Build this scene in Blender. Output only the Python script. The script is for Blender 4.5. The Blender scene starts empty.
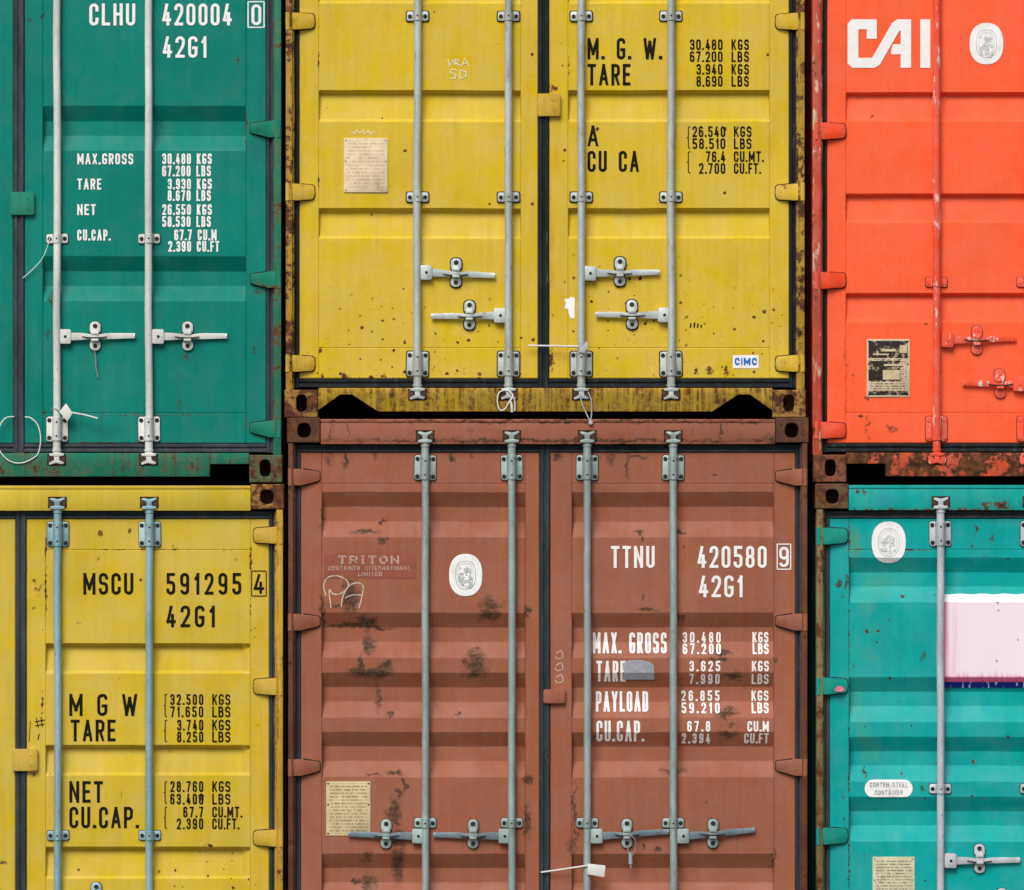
import bpy, bmesh, math, random
from mathutils import Vector, Matrix, noise as mnoise

random.seed(7)
S = 0.004682            # metres per photograph pixel at the door plane
GY = 1037.0             # photograph row of the ground the outer columns stand on
CX0 = 512.0
scene = bpy.context.scene
col = scene.collection


# ------------------------------------------------------------------ helpers
def lin(c):
    return tuple(((v / 255) / 12.92 if v / 255 <= .04045 else ((v / 255 + .055) / 1.055) ** 2.4) for v in c)


class M:
    """collects shapes given in pixels (x right, y down) and depth in metres (0 = casting face)"""
    def __init__(self, ox=0.0, oy=0.0):
        self.bm = bmesh.new(); self.ox = ox; self.oy = oy; self.mi = 0

    def p(self, x, y, d):
        return Vector(((x - self.ox) * S, d, (self.oy - y) * S))

    def prism(self, poly, d0, d1, bev=0.0, seg=2, mi=0):
        bm = self.bm
        f = [bm.verts.new(self.p(x, y, d0)) for x, y in poly]
        b = [bm.verts.new(self.p(x, y, d1)) for x, y in poly]
        n = len(poly); faces = [bm.faces.new(f), bm.faces.new(b[::-1])]
        for i in range(n):
            faces.append(bm.faces.new((f[i], b[i], b[(i + 1) % n], f[(i + 1) % n])))
        for fc in faces: fc.material_index = mi
        bmesh.ops.recalc_face_normals(bm, faces=faces)
        if bev:
            fs = set(f)
            es = [e for e in faces[0].edges]
            es += [e for fc in faces[2:] for e in fc.edges if (e.verts[0] in fs) != (e.verts[1] in fs)]
            r = bmesh.ops.bevel(bm, geom=list(set(es)), offset=bev, segments=seg, affect='EDGES', profile=.5, clamp_overlap=True)
            for fc in r['faces']: fc.material_index = mi
        return faces

    def box(self, x0, y0, x1, y1, d0, d1, bev=0.0, mi=0, seg=2):
        return self.prism([(x0, y0), (x0, y1), (x1, y1), (x1, y0)], d0, d1, bev, seg, mi)

    def rrect(self, x0, y0, x1, y1, r, d0, d1, bev=0.0, mi=0, n=5):
        pts = []
        for cx, cy, a0 in ((x1 - r, y0 + r, -90), (x1 - r, y1 - r, 0), (x0 + r, y1 - r, 90), (x0 + r, y0 + r, 180)):
            for k in range(n + 1):
                a = math.radians(a0 + 90 * k / n)
                pts.append((cx + r * math.cos(a), cy + r * math.sin(a)))
        self.prism(pts, d0, d1, bev, 2, mi)

    def disc(self, x, y, r, d0, d1, mi=0, n=14, bev=0.0):
        self.prism([(x + r * math.cos(2 * math.pi * k / n), y + r * math.sin(2 * math.pi * k / n)) for k in range(n)], d0, d1, bev, 1, mi)

    def tube(self, pts, r, n=12, mi=0, caps=True):
        """pts: (x, y, d, [scale])  r in pixels"""
        P = [self.p(q[0], q[1], q[2]) for q in pts]
        sc = [q[3] if len(q) > 3 else 1.0 for q in pts]
        rings = []
        t = (P[1] - P[0]).normalized()
        up = Vector((0, 1, 0)) if abs(t.y) < .9 else Vector((1, 0, 0))
        a = t.cross(up).normalized()
        for i, q in enumerate(P):
            if i == 0: t = P[1] - P[0]
            elif i == len(P) - 1: t = P[-1] - P[-2]
            else: t = (P[i + 1] - P[i]).normalized() + (P[i] - P[i - 1]).normalized()
            t.normalize()
            a = (a - t * a.dot(t)).normalized(); b = t.cross(a)
            rings.append([self.bm.verts.new(q + (a * math.cos(2 * math.pi * k / n) + b * math.sin(2 * math.pi * k / n)) * r * S * sc[i]) for k in range(n)])
        fs = []
        for i in range(len(rings) - 1):
            for k in range(n):
                fs.append(self.bm.faces.new((rings[i][k], rings[i][(k + 1) % n], rings[i + 1][(k + 1) % n], rings[i + 1][k])))
        if caps:
            fs.append(self.bm.faces.new(rings[0][::-1])); fs.append(self.bm.faces.new(rings[-1]))
        for f in fs: f.material_index = mi
        bmesh.ops.recalc_face_normals(self.bm, faces=fs)

    # ---- flat marks lying on a surface: strips of constant width
    def strip(self, pts, t, d=0.0, closed=False, mi=0):
        n = len(pts)
        if n < 2: return
        L, R = [], []
        for i in range(n):
            a = pts[i - 1] if (i > 0 or closed) else None
            c = pts[(i + 1) % n] if (i < n - 1 or closed) else None
            q = pts[i]
            def nrm(u, v):
                dx, dy = v[0] - u[0], v[1] - u[1]; l = math.hypot(dx, dy) or 1e-6
                return (-dy / l, dx / l)
            if a is None: nx, ny = nrm(q, c); m = 1
            elif c is None: nx, ny = nrm(a, q); m = 1
            else:
                n1, n2 = nrm(a, q), nrm(q, c)
                nx, ny = n1[0] + n2[0], n1[1] + n2[1]; l = math.hypot(nx, ny)
                if l < 1e-3: nx, ny = n1; m = 1
                else:
                    nx /= l; ny /= l
                    m = min(1 / max(.2, nx * n1[0] + ny * n1[1]), 1.7)
            h = t / 2 * m
            L.append(self.bm.verts.new(self.p(q[0] + nx * h, q[1] + ny * h, d)))
            R.append(self.bm.verts.new(self.p(q[0] - nx * h, q[1] - ny * h, d)))
        for i in range(n if closed else n - 1):
            j = (i + 1) % n
            try:
                f = self.bm.faces.new((L[i], L[j], R[j], R[i])); f.material_index = mi
            except ValueError: pass

    def flat(self, poly, d=0.0, mi=0):
        f = self.bm.faces.new([self.bm.verts.new(self.p(x, y, d)) for x, y in poly]); f.material_index = mi
        return f

    def text(self, s, x0, x1, y0, y1, t=None, mi=0, gap=.36, word=None):
        H = y1 - y0
        t = t or H * .136
        cells = []
        for ch in s:
            cells.append(GW.get(ch, 1.0))
        # total = sum(w)*W + gaps
        tot = sum(cells) + gap * (len(s) - 1)
        W = (x1 - x0) / tot
        x = x0; k = 0; wi = 0
        for ch, w in zip(s, cells):
            cw = w * W
            if ch == ' ': wi += 1
            if word is not None and wi != word: pass
            elif ch == '.':
                cxm = x + cw / 2
                self.flat([(cxm - t * .6, y1 - t * 1.15), (cxm - t * .6, y1), (cxm + t * .6, y1), (cxm + t * .6, y1 - t * 1.15)], 0, mi)
            elif ch != ' ':
                for stroke in GLYPH[ch]:
                    closed = stroke[0] == 'Z'
                    pts = stroke[1:] if closed else stroke
                    pp = [(x + t / 2 + q[0] * (cw - t), y1 - t / 2 - q[1] * (H - t), (q[2] if len(q) > 2 else 0) * (W - t)) for q in pts]
                    for run, cl in split_sharp(rounded(pp, closed), closed, t):
                        k0 = len(self.bm.verts)
                        self.strip(run, t, -0.00025 * (k % 3), cl, mi); k += 1
                        self.bm.verts.ensure_lookup_table()
                        xa, xb = (x - self.ox) * S, (x + cw - self.ox) * S
                        za, zb = (self.oy - y1) * S, (self.oy - y0) * S
                        for v in self.bm.verts[k0:]:
                            v.co.x = min(max(v.co.x, xa), xb); v.co.z = min(max(v.co.z, za), zb)
            x += cw + gap * W


def rounded(pp, closed):
    out = []; n = len(pp)
    for i, q in enumerate(pp):
        if q[2] <= 0 or (not closed and i in (0, n - 1)):
            out.append((q[0], q[1])); continue
        a, c = pp[i - 1], pp[(i + 1) % n]
        def lim(u, idx):
            l = math.hypot(u[0] - q[0], u[1] - q[1])
            end = (not closed and idx in (0, n - 1)) or u[2] <= 0
            return l if end else l * .5
        cut = min(q[2], lim(a, i - 1), lim(c, (i + 1) % n))
        def tow(u):
            l = math.hypot(u[0] - q[0], u[1] - q[1]) or 1e-6
            return (q[0] + (u[0] - q[0]) * cut / l, q[1] + (u[1] - q[1]) * cut / l)
        A, C = tow(a), tow(c); N = 6
        for k in range(N + 1):
            u = k / N
            k1 = (A[0] + (q[0] - A[0]) * .55, A[1] + (q[1] - A[1]) * .55)
            k2 = (C[0] + (q[0] - C[0]) * .55, C[1] + (q[1] - C[1]) * .55)
            w = ((1 - u) ** 3, 3 * u * (1 - u) ** 2, 3 * u * u * (1 - u), u ** 3)
            pt = tuple(w[0] * A[j] + w[1] * k1[j] + w[2] * k2[j] + w[3] * C[j] for j in (0, 1))
            if not out or math.hypot(pt[0] - out[-1][0], pt[1] - out[-1][1]) > .03: out.append(pt)
    if closed and len(out) > 2 and math.hypot(out[0][0] - out[-1][0], out[0][1] - out[-1][1]) < .03: out.pop()
    return out


def split_sharp(pts, closed, t):
    """cut a stroke at its sharp corners and give every free end a square cap"""
    if closed: return [(pts, True)]
    runs = [[pts[0]]]
    for i in range(1, len(pts)):
        runs[-1].append(pts[i])
        if i < len(pts) - 1:
            a, q, c = pts[i - 1], pts[i], pts[i + 1]
            u = (q[0] - a[0], q[1] - a[1]); v = (c[0] - q[0], c[1] - q[1])
            if u[0] * v[0] + u[1] * v[1] < .15 * math.hypot(*u) * math.hypot(*v): runs.append([q])
    out = []
    for r in runs:
        (ax, ay), (bx, by) = r[0], r[1]; l = math.hypot(ax - bx, ay - by) or 1e-6
        r[0] = (ax + (ax - bx) / l * t / 2, ay + (ay - by) / l * t / 2)
        (ax, ay), (bx, by) = r[-1], r[-2]; l = math.hypot(ax - bx, ay - by) or 1e-6
        r[-1] = (ax + (ax - bx) / l * t / 2, ay + (ay - by) / l * t / 2)
        out.append((r, False))
    return out


GW = {'M': 1.3, 'W': 1.5, 'I': .25, '1': .62, '.': .32, ' ': .75, 'L': .9, 'T': 1.0, 'E': .9, 'F': .88, 'A': 1.12, 'Y': 1.1, 'N': 1.08}
O_ = ['Z', (0, 0, .5), (0, 1, .5), (1, 1, .5), (1, 0, .5)]
GLYPH = {
    '0': [O_], 'O': [O_],
    '1': [[(0, .78), (.9, 1), (.9, 0)]],
    '2': [[(0, .80), (0, 1, .5), (1, 1, .5), (1, .6, .35), (0, 0), (1, 0)]],
    '3': [[(0, .82), (0, 1, .5), (1, 1, .5), (1, .53, .4), (.4, .53)], [(.4, .53), (1, .53, .4), (1, 0, .5), (0, 0, .5), (0, .18)]],
    '4': [[(.5, 1), (0, .22), (1, .22)], [(.72, .55), (.72, 0)]],
    '5': [[(.95, 1), (.06, 1), (.06, .58), (1, .58, .5), (1, 0, .5), (0, 0, .5), (0, .17)]],
    '6': [['Z', (0, 0, .5), (0, .58, .5), (1, .58, .5), (1, 0, .5)], [(0, .3), (0, 1, .5), (1, 1, .5), (1, .84)]],
    '7': [[(0, 1), (1, 1), (.35, 0)]],
    '8': [['Z', (.05, .52, .45), (.05, 1, .45), (.95, 1, .45), (.95, .52, .45)], ['Z', (0, 0, .5), (0, .52, .5), (1, .52, .5), (1, 0, .5)]],
    '9': [['Z', (0, .42, .5), (0, 1, .5), (1, 1, .5), (1, .42, .5)], [(1, .7), (1, 0, .5), (0, 0, .5), (0, .16)]],
    'A': [[(0, 0), (.5, 1), (1, 0)], [(.16, .28), (.84, .28)]],
    'C': [[(1, .74), (1, 1, .5), (0, 1, .5), (0, 0, .5), (1, 0, .5), (1, .26)]],
    'D': [['Z', (0, 0), (0, 1), (1, 1, .5), (1, 0, .5)]],
    'E': [[(1, 1), (0, 1), (0, 0), (1, 0)], [(0, .52), (.85, .52)]],
    'F': [[(1, 1), (0, 1), (0, 0)], [(0, .5), (.85, .5)]],
    'G': [[(1, .86), (1, 1, .5), (0, 1, .5), (0, 0, .5), (1, 0, .5), (1, .45), (.62, .45)]],
    'H': [[(0, 0), (0, 1)], [(1, 0), (1, 1)], [(0, .52), (1, .52)]],
    'I': [[(.5, 0), (.5, 1)]],
    'K': [[(0, 0), (0, 1)], [(1, 1), (.05, .4)], [(.35, .6), (1, 0)]],
    'L': [[(0, 1), (0, 0), (1, 0)]],
    'M': [[(0, 0), (0, 1), (.5, .25), (1, 1), (1, 0)]],
    'N': [[(0, 0), (0, 1), (1, 0), (1, 1)]],
    'P': [[(0, 0), (0, 1), (1, 1, .5), (1, .44, .5), (0, .44)]],
    'R': [[(0, 0), (0, 1), (1, 1, .5), (1, .47, .5), (0, .47)], [(.5, .47), (1, 0)]],
    'S': [[(1, .82), (1, 1, .5), (0, 1, .5), (0, .52, .45), (1, .52, .45), (1, 0, .5), (0, 0, .5), (0, .18)]],
    'T': [[(0, 1), (1, 1)], [(.5, 1), (.5, 0)]],
    'U': [[(0, 1), (0, 0, .5), (1, 0, .5), (1, 1)]],
    'V': [[(0, 1), (.5, 0), (1, 1)]],
    'W': [[(0, 1), (.25, 0), (.5, .85), (.75, 0), (1, 1)]],
    'X': [[(0, 0), (1, 1)], [(0, 1), (1, 0)]],
    'Y': [[(0, 1), (.5, .45), (1, 1)], [(.5, .45), (.5, 0)]],
    '{': [[(1, 1, 0), (.4, 1, .5), (.4, .5), (0, .5)], [(.4, .5), (.4, 0, .5), (1, 0)]],
    'B': [[(0, .52), (.9, .52, .45), (.9, 1, .45), (0, 1), (0, 0), (1, 0, .5), (1, .52, .5), (.5, .52)]],
}


def link(name, m, mats, parent=None, loc=None, smooth=True, ang=32):
    """one mesh object out of an M (or an existing mesh)"""
    if isinstance(m, M):
        me = bpy.data.meshes.new(name)
        m.bm.to_mesh(me); m.bm.free()
        for mt in (mats if isinstance(mats, (list, tuple)) else [mats]): me.materials.append(mt)
        if smooth:
            me.polygons.foreach_set('use_smooth', [True] * len(me.polygons))
            me.set_sharp_from_angle(angle=math.radians(ang))
    else:
        me = m
    o = bpy.data.objects.new(name, me); col.objects.link(o)
    if parent is not None: o.parent = parent
    if loc is not None: o.location = loc
    return o


def tag(o, label=None, cat=None, group=None, kind=None):
    if label: o['label'] = label
    if cat: o['category'] = cat
    if group: o['group'] = group
    if kind: o['kind'] = kind
    return o


# ------------------------------------------------------------------ node materials
class NT:
    def __init__(self, name):
        self.mat = bpy.data.materials.new(name); self.mat.use_nodes = True
        self.t = self.mat.node_tree; self.t.nodes.clear()
        self.out = self.t.nodes.new('ShaderNodeOutputMaterial')
        self.b = self.t.nodes.new('ShaderNodeBsdfPrincipled')
        self.t.links.new(self.b.outputs[0], self.out.inputs[0])
        self._pos = None

    def set(self, sock, v):
        if isinstance(v, bpy.types.NodeSocket): self.t.links.new(v, sock)
        elif sock.type == 'RGBA' and len(v) == 3: sock.default_value = (*v, 1)
        else: sock.default_value = v

    def pos(self):
        if self._pos is None:
            self._pos = self.t.nodes.new('ShaderNodeNewGeometry').outputs['Position']
        return self._pos

    def m(self, op, a, b=None, c=None, clamp=False):
        n = self.t.nodes.new('ShaderNodeMath'); n.operation = op; n.use_clamp = clamp
        for i, v in enumerate((a, b, c)):
            if v is not None: self.set(n.inputs[i], v)
        return n.outputs[0]

    def vm(self, op, a, b=None, c=None):
        n = self.t.nodes.new('ShaderNodeVectorMath'); n.operation = op
        for i, v in enumerate((a, b, c)):
            if v is not None: self.set(n.inputs[i], v)
        return n.outputs['Value'] if op in ('LENGTH', 'DISTANCE', 'DOT_PRODUCT') else n.outputs[0]

    def noise(self, scale, detail=3, rough=.55, vec=None, stretch=None, dist=0.0):
        v = vec or self.pos()
        if stretch: v = self.vm('MULTIPLY', v, stretch)
        n = self.t.nodes.new('ShaderNodeTexNoise')
        self.set(n.inputs['Vector'], v); n.inputs['Scale'].default_value = scale
        n.inputs['Detail'].default_value = detail; n.inputs['Roughness'].default_value = rough
        n.inputs['Distortion'].default_value = dist
        return n.outputs[0]

    def ramp(self, v, a, b, lo=0.0, hi=1.0, smooth=True):
        n = self.t.nodes.new('ShaderNodeMapRange'); n.interpolation_type = 'SMOOTHSTEP' if smooth else 'LINEAR'
        self.set(n.inputs[0], v)
        for i, q in zip((1, 2, 3, 4), (a, b, lo, hi)): n.inputs[i].default_value = q
        return n.outputs[0]

    def mix(self, f, a, b, blend='MIX'):
        n = self.t.nodes.new('ShaderNodeMix'); n.data_type = 'RGBA'; n.blend_type = blend; n.clamp_factor = True
        self.set(n.inputs[0], f); self.set(n.inputs[6], a); self.set(n.inputs[7], b)
        return n.outputs[2]

    def hsv(self, color, val=None, sat=None):
        n = self.t.nodes.new('ShaderNodeHueSaturation')
        self.set(n.inputs['Color'], color)
        if val is not None: self.set(n.inputs['Value'], val)
        if sat is not None: self.set(n.inputs['Saturation'], sat)
        return n.outputs[0]

    def blobs(self, items, edge=.5, n1=None, warp=.02):
        """ragged stains: items (px, py, rx, ry, weight) in photograph pixels"""
        if n1 is None:
            n1 = self.noise(55, 5, .65)
        wn = self.t.nodes.new('ShaderNodeTexNoise'); wn.inputs['Scale'].default_value = 26
        wn.inputs['Detail'].default_value = 5; wn.inputs['Roughness'].default_value = .62
        self.t.links.new(self.pos(), wn.inputs['Vector'])
        wp = self.vm('ADD', self.pos(), self.vm('MULTIPLY', self.vm('SUBTRACT', wn.outputs['Color'], (.5, .5, .5)), (warp, 0, warp * .8)))
        res = None
        for it in items:
            cx, cy, rx, ry = it[:4]; w = it[4] if len(it) > 4 else 1.0
            c = ((cx - CX0) * S, 0, (GY - cy) * S)
            v = self.vm('SUBTRACT', wp, c)
            v = self.vm('MULTIPLY', v, (1 / (rx * S), 0, 1 / (ry * S)))
            k = self.m('MULTIPLY_ADD', self.vm('LENGTH', v), -w * .6, w)
            res = k if res is None else self.m('MAXIMUM', res, k)
        res = self.m('MAXIMUM', res, 0.0)
        self.res = res
        q = self.m('MULTIPLY_ADD', self.m('SUBTRACT', n1, .5), 2.6, res)
        return self.m('MULTIPLY', self.ramp(q, .44, .44 + edge), self.ramp(res, 0.02, .3))

    def bump(self, h, strength=.2, dist=.002):
        n = self.t.nodes.new('ShaderNodeBump'); n.inputs['Strength'].default_value = strength
        n.inputs['Distance'].default_value = dist
        self.set(n.inputs['Height'], h); self.set(self.b.inputs['Normal'], n.outputs[0])

    def done(self, color, rough=.5, metal=0.0, spec=.35):
        self.set(self.b.inputs['Base Color'], color); self.set(self.b.inputs['Roughness'], rough)
        self.set(self.b.inputs['Metallic'], metal); self.set(self.b.inputs['Specular IOR Level'], spec)
        return self.mat


RUST_A, RUST_B, RUST_C = (.055, .024, .014), (.19, .075, .03), (.022, .014, .011)


def paint(name, rgb, rust=0.0, streak=0.0, dots=None, blobs=None, dark=None, var=.10, rough=.48, fade=None, chips=None,
          stretch=(22, 1, 1.2), patch=None, dirt=.25, satv=1.0):
    """weathered container paint.  rust 0..1 ragged rust patches, streak 0..1 vertical rust runs"""
    n = NT(name)
    c = rgb
    big = n.noise(1.7, 4, .55)
    st = n.noise(3.2, 4, .6, stretch=(9, 1, .55))
    fine = n.noise(75, 4, .6)
    mid = n.noise(9, 5, .6)
    val = n.m('ADD', n.ramp(big, .3, .7, 1 - var, 1 + var * .6), n.ramp(st, .3, .7, -var * .6, var * .5))
    val = n.m('ADD', val, n.ramp(fine, .2, .8, -.035, .035))
    c = n.hsv(c, val, n.ramp(mid, .25, .75, 1 - .07 * satv, 1 + .04 * satv))
    if fade:        # washed, chalky patches
        c = n.mix(n.m('MULTIPLY', n.ramp(n.noise(2.6, 5, .6, stretch=(1, 1, .5)), .5, .72), fade[1]), c, fade[0])
    # grime runs and specks
    gr = n.m('MULTIPLY', n.ramp(n.noise(4, 5, .62, stretch=(11, 1, .9)), .56, .78), dirt)
    c = n.mix(gr, c, n.hsv(c, .55, .9))
    sp = n.ramp(n.noise(120, 2, .5), .73, .79)
    sp = n.m('MULTIPLY', sp, n.m('MULTIPLY', n.ramp(n.noise(3.1, 3), .45, .62), .75))
    c = n.mix(sp, c, (.07, .04, .025))
    rmask = None
    rcol = n.mix(n.ramp(n.noise(30, 5, .7), .35, .68), RUST_A, RUST_B)
    rcol = n.mix(n.ramp(n.noise(11, 4, .6), .55, .75), rcol, RUST_C)
    if rust:
        rn = n.m('ADD', n.m('MULTIPLY', n.noise(7, 8, .68, dist=.4), .72), n.m('MULTIPLY', n.noise(45, 5, .7), .28))
        th = .72 - .38 * rust
        rmask = n.ramp(rn, th, th + .05)
        halo = n.ramp(rn, th - .07, th + .01)
        c = n.mix(n.m('MULTIPLY', halo, .45), c, n.mix(.5, c, (.26, .12, .04)))
    if streak:
        sn = n.noise(2.0, 7, .66, stretch=stretch)
        th = .74 - .36 * streak
        sm = n.m('MULTIPLY', n.ramp(sn, th - .04, th + .16), n.ramp(n.noise(38, 5, .72), .36, .60, .12, .95))
        rmask = sm if rmask is None else n.m('MAXIMUM', rmask, sm)
    if dots:        # (x0, y0, x1, y1, amount) rust pinholes gathered in a region of the door
        for (x0, y0, x1, y1, amt, sc) in dots:
            vo = n.t.nodes.new('ShaderNodeTexVoronoi'); vo.voronoi_dimensions = '2D'; vo.inputs['Scale'].default_value = sc
            sep = n.t.nodes.new('ShaderNodeSeparateXYZ'); n.t.links.new(n.pos(), sep.inputs[0])
            cb = n.t.nodes.new('ShaderNodeCombineXYZ'); n.set(cb.inputs[0], sep.outputs[0]); n.set(cb.inputs[1], sep.outputs[2])
            n.set(vo.inputs['Vector'], cb.outputs[0])
            sx = n.t.nodes.new('ShaderNodeSeparateColor'); n.t.links.new(vo.outputs['Color'], sx.inputs[0])
            rad = n.m('MULTIPLY', n.m('POWER', sx.outputs[0], 3.0), .21)
            dd = n.m('ADD', vo.outputs['Distance'], n.m('MULTIPLY', n.m('SUBTRACT', n.noise(110, 4, .65), .5), .42))
            dm = n.ramp(n.m('SUBTRACT', rad, dd), -.01, .06)
            keep = n.m('LESS_THAN', sx.outputs[1], amt)
            zx = n.m('MULTIPLY', n.ramp(sep.outputs[0], (x0 - CX0) * S - .02, (x0 - CX0) * S + .06), n.ramp(sep.outputs[0], (x1 - CX0) * S - .06, (x1 - CX0) * S + .02, 1, 0))
            zz = n.m('MULTIPLY', n.ramp(sep.outputs[2], (GY - y1) * S - .03, (GY - y1) * S + .03), n.ramp(sep.outputs[2], (GY - y0) * S - .2, (GY - y0) * S + .05, 1, 0))
            dm = n.m('MULTIPLY', n.m('MULTIPLY', dm, keep), n.m('MULTIPLY', zx, zz))
            rmask = dm if rmask is None else n.m('MAXIMUM', rmask, dm)
    if blobs:
        bm_ = n.blobs(blobs)
        rmask = bm_ if rmask is None else n.m('MAXIMUM', rmask, bm_)
    if patch:       # flat patches of other paint: (items, colour, strength)
        for items, pc, k in patch:
            c = n.mix(n.m('MULTIPLY', n.blobs(items, .9, n.noise(6, 4)), k), c, pc)
    if chips:       # flaked to a pale undercoat
        c = n.mix(n.ramp(n.noise(26, 6, .7, stretch=(1, 1, .28)), .57, .60), c, chips)
    if rmask is not None: c = n.mix(rmask, c, rcol)
    if dark:        # scuffs: bare, dirty metal
        dk = n.blobs([(q[0], q[1], q[2] * 1.02, q[3] * 1.02, (q[4] if len(q) > 4 else 1) * 1.15) for q in dark], .5, n.noise(36, 6, .68, stretch=(.6, 1, 1.4)), .085)
        sm = n.ramp(n.m('MULTIPLY_ADD', n.m('SUBTRACT', n.noise(24, 6, .68, stretch=(1.2, 1, .7)), .5), 1.5, n.res), .22, .85)
        c = n.mix(n.m('MULTIPLY', n.m('MULTIPLY', sm, n.ramp(n.res, .02, .25)), .66), c, n.mix(.35, (.07, .045, .032), n.hsv(c, .5)))
        c = n.mix(n.m('MULTIPLY', dk, .8), c, n.mix(n.ramp(n.noise(80, 3), .4, .6), (.035, .025, .018), (.10, .065, .042)))
        rmask = dk if rmask is None else n.m('MAXIMUM', rmask, dk)
    ro = n.ramp(mid, .3, .7, rough - .06, rough + .08)
    if rmask is not None: ro = n.m('ADD', ro, n.m('MULTIPLY', rmask, .35))
    h = n.m('ADD', n.m('MULTIPLY', fine, .35), n.m('MULTIPLY', mid, 1.0))
    if rmask is not None: h = n.m('SUBTRACT', h, n.m('MULTIPLY', rmask, n.m('MULTIPLY_ADD', n.noise(140, 3), .8, .3)))
    n.bump(h, .22, .0022)
    return n.done(c, ro, 0, .14)


def metal(name, rgb, dirt=.35, rustk=.12, metallic=.25, rough=.45):
    n = NT(name)
    v = n.m('ADD', n.ramp(n.noise(9, 4, .6, stretch=(1, 1, .35)), .3, .7, .82, 1.1), n.ramp(n.noise(90, 3), .3, .7, -.06, .06))
    v = n.m('ADD', v, n.ramp(n.noise(1.6, 2), .3, .7, -.09, .07))
    c = n.hsv(rgb, v, n.ramp(n.noise(4, 3), .3, .7, .7, 1.2))
    c = n.mix(n.m('MULTIPLY', n.ramp(n.noise(22, 6, .68, stretch=(1, 1, .4)), .54, .72), dirt), c, (.16, .15, .125))
    rm = n.ramp(n.noise(34, 6, .7), .74 - rustk, .80 - rustk)
    c = n.mix(n.m('MULTIPLY', rm, .8), c, (.13, .065, .03))
    n.bump(n.noise(110, 4), .12, .001)
    return n.done(c, n.ramp(n.noise(15, 3), .3, .7, rough - .08, rough + .15), metallic, .4)


def plain(name, rgb, rough=.6, var=.08, dirt=None, spec=.3, scale=30, bumpk=.1):
    n = NT(name)
    c = n.hsv(rgb, n.ramp(n.noise(scale, 4, .6), .3, .7, 1 - var, 1 + var))
    if dirt:
        c = n.mix(n.m('MULTIPLY', n.ramp(n.noise(14, 6, .68, stretch=(1.6, 1, .6)), dirt[2], dirt[2] + .14), dirt[1]), c, dirt[0])
    if bumpk: n.bump(n.noise(60, 4), bumpk, .0015)
    return n.done(c, rough, 0, spec)


def rubber(name, rgb, dirtk=.5):
    n = NT(name)
    c = n.hsv(rgb, n.m('ADD', n.ramp(n.noise(5, 4, stretch=(3, 1, .7)), .3, .7, .72, 1.25), n.ramp(n.noise(70, 3), .3, .7, -.12, .12)))
    c = n.mix(n.m('MULTIPLY', n.ramp(n.noise(16, 6, .7, stretch=(1.5, 1, .45)), .56, .74), dirtk), c, (.13, .13, .12))
    n.bump(n.noise(60, 4), .2, .002)
    return n.done(c, .7, 0, .2)


def worn_lettering(name, rgb, wear=.25, k=.62, under=(.3, .3, .3)):
    n = NT(name)
    c = n.hsv(rgb, n.ramp(n.noise(25, 4), .3, .7, .93, 1.05))
    c = n.mix(n.m('MULTIPLY', n.ramp(n.noise(70, 5, .7), k, k + .1), wear), c, under)
    return n.done(c, .6, 0, .1)


def print_plate(name, bg, ink, x0, y0, x1, y1, rows, dens=.5, head=None, dirt=(.25, .17, .08), inkk=.8):
    """a riveted data plate: rows of tiny illegible print on a weathered sheet"""
    n = NT(name)
    sep = n.t.nodes.new('ShaderNodeSeparateXYZ'); n.t.links.new(n.pos(), sep.inputs[0])
    u = n.ramp(sep.outputs[0], (x0 - CX0) * S, (x1 - CX0) * S, 0, 1, False)
    v = n.ramp(sep.outputs[2], (GY - y0) * S, (GY - y1) * S, 0, 1, False)
    r = n.m('MULTIPLY', v, rows)
    fr = n.m('FRACT', r); fl = n.m('FLOOR', r)
    cb = n.t.nodes.new('ShaderNodeCombineXYZ')
    n.set(cb.inputs[0], n.m('MULTIPLY', u, 22)); n.set(cb.inputs[1], n.m('MULTIPLY', fl, 7.31)); n.set(cb.inputs[2], fl)
    wd = n.noise(1.0, 3, .7, vec=cb.outputs[0])
    cb2 = n.t.nodes.new('ShaderNodeCombineXYZ')
    n.set(cb2.inputs[0], n.m('MULTIPLY', u, 2.2)); n.set(cb2.inputs[1], n.m('MULTIPLY', fl, 3.7))
    para = n.noise(1.0, 1, .5, vec=cb2.outputs[0])
    ink_m = n.m('MULTIPLY', n.ramp(wd, .46, .52), n.m('MULTIPLY', n.ramp(fr, .22, .3), n.ramp(fr, .72, .8, 1, 0)))
    ink_m = n.m('MULTIPLY', ink_m, n.ramp(para, 1 - dens - .22, 1 - dens - .1))
    mu = n.m('MULTIPLY', n.m('MULTIPLY', n.ramp(u, .06, .09), n.ramp(u, .91, .94, 1, 0)), n.m('MULTIPLY', n.ramp(v, .03, .05), n.ramp(v, .94, .97, 1, 0)))
    c = n.hsv(bg, n.ramp(n.noise(16, 4), .3, .7, .88, 1.06))
    c = n.mix(n.m('MULTIPLY', n.ramp(n.noise(20, 5, .7), .55, .7), .45), c, dirt)
    if head:        # dark printed blocks (u0,v0,u1,v1)
        for (a0, b0, a1, b1, hc) in head:
            hm = n.m('MULTIPLY', n.m('MULTIPLY', n.m('GREATER_THAN', u, a0), n.m('LESS_THAN', u, a1)), n.m('MULTIPLY', n.m('GREATER_THAN', v, b0), n.m('LESS_THAN', v, b1)))
            hm = n.m('MULTIPLY', hm, n.ramp(n.noise(34, 4, .7), .40, .46, .35, 1))
            c = n.mix(hm, c, hc)
    c = n.mix(n.m('MULTIPLY', n.m('MULTIPLY', ink_m, mu), inkk), c, ink)
    return n.done(c, .55, 0, .1)


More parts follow.
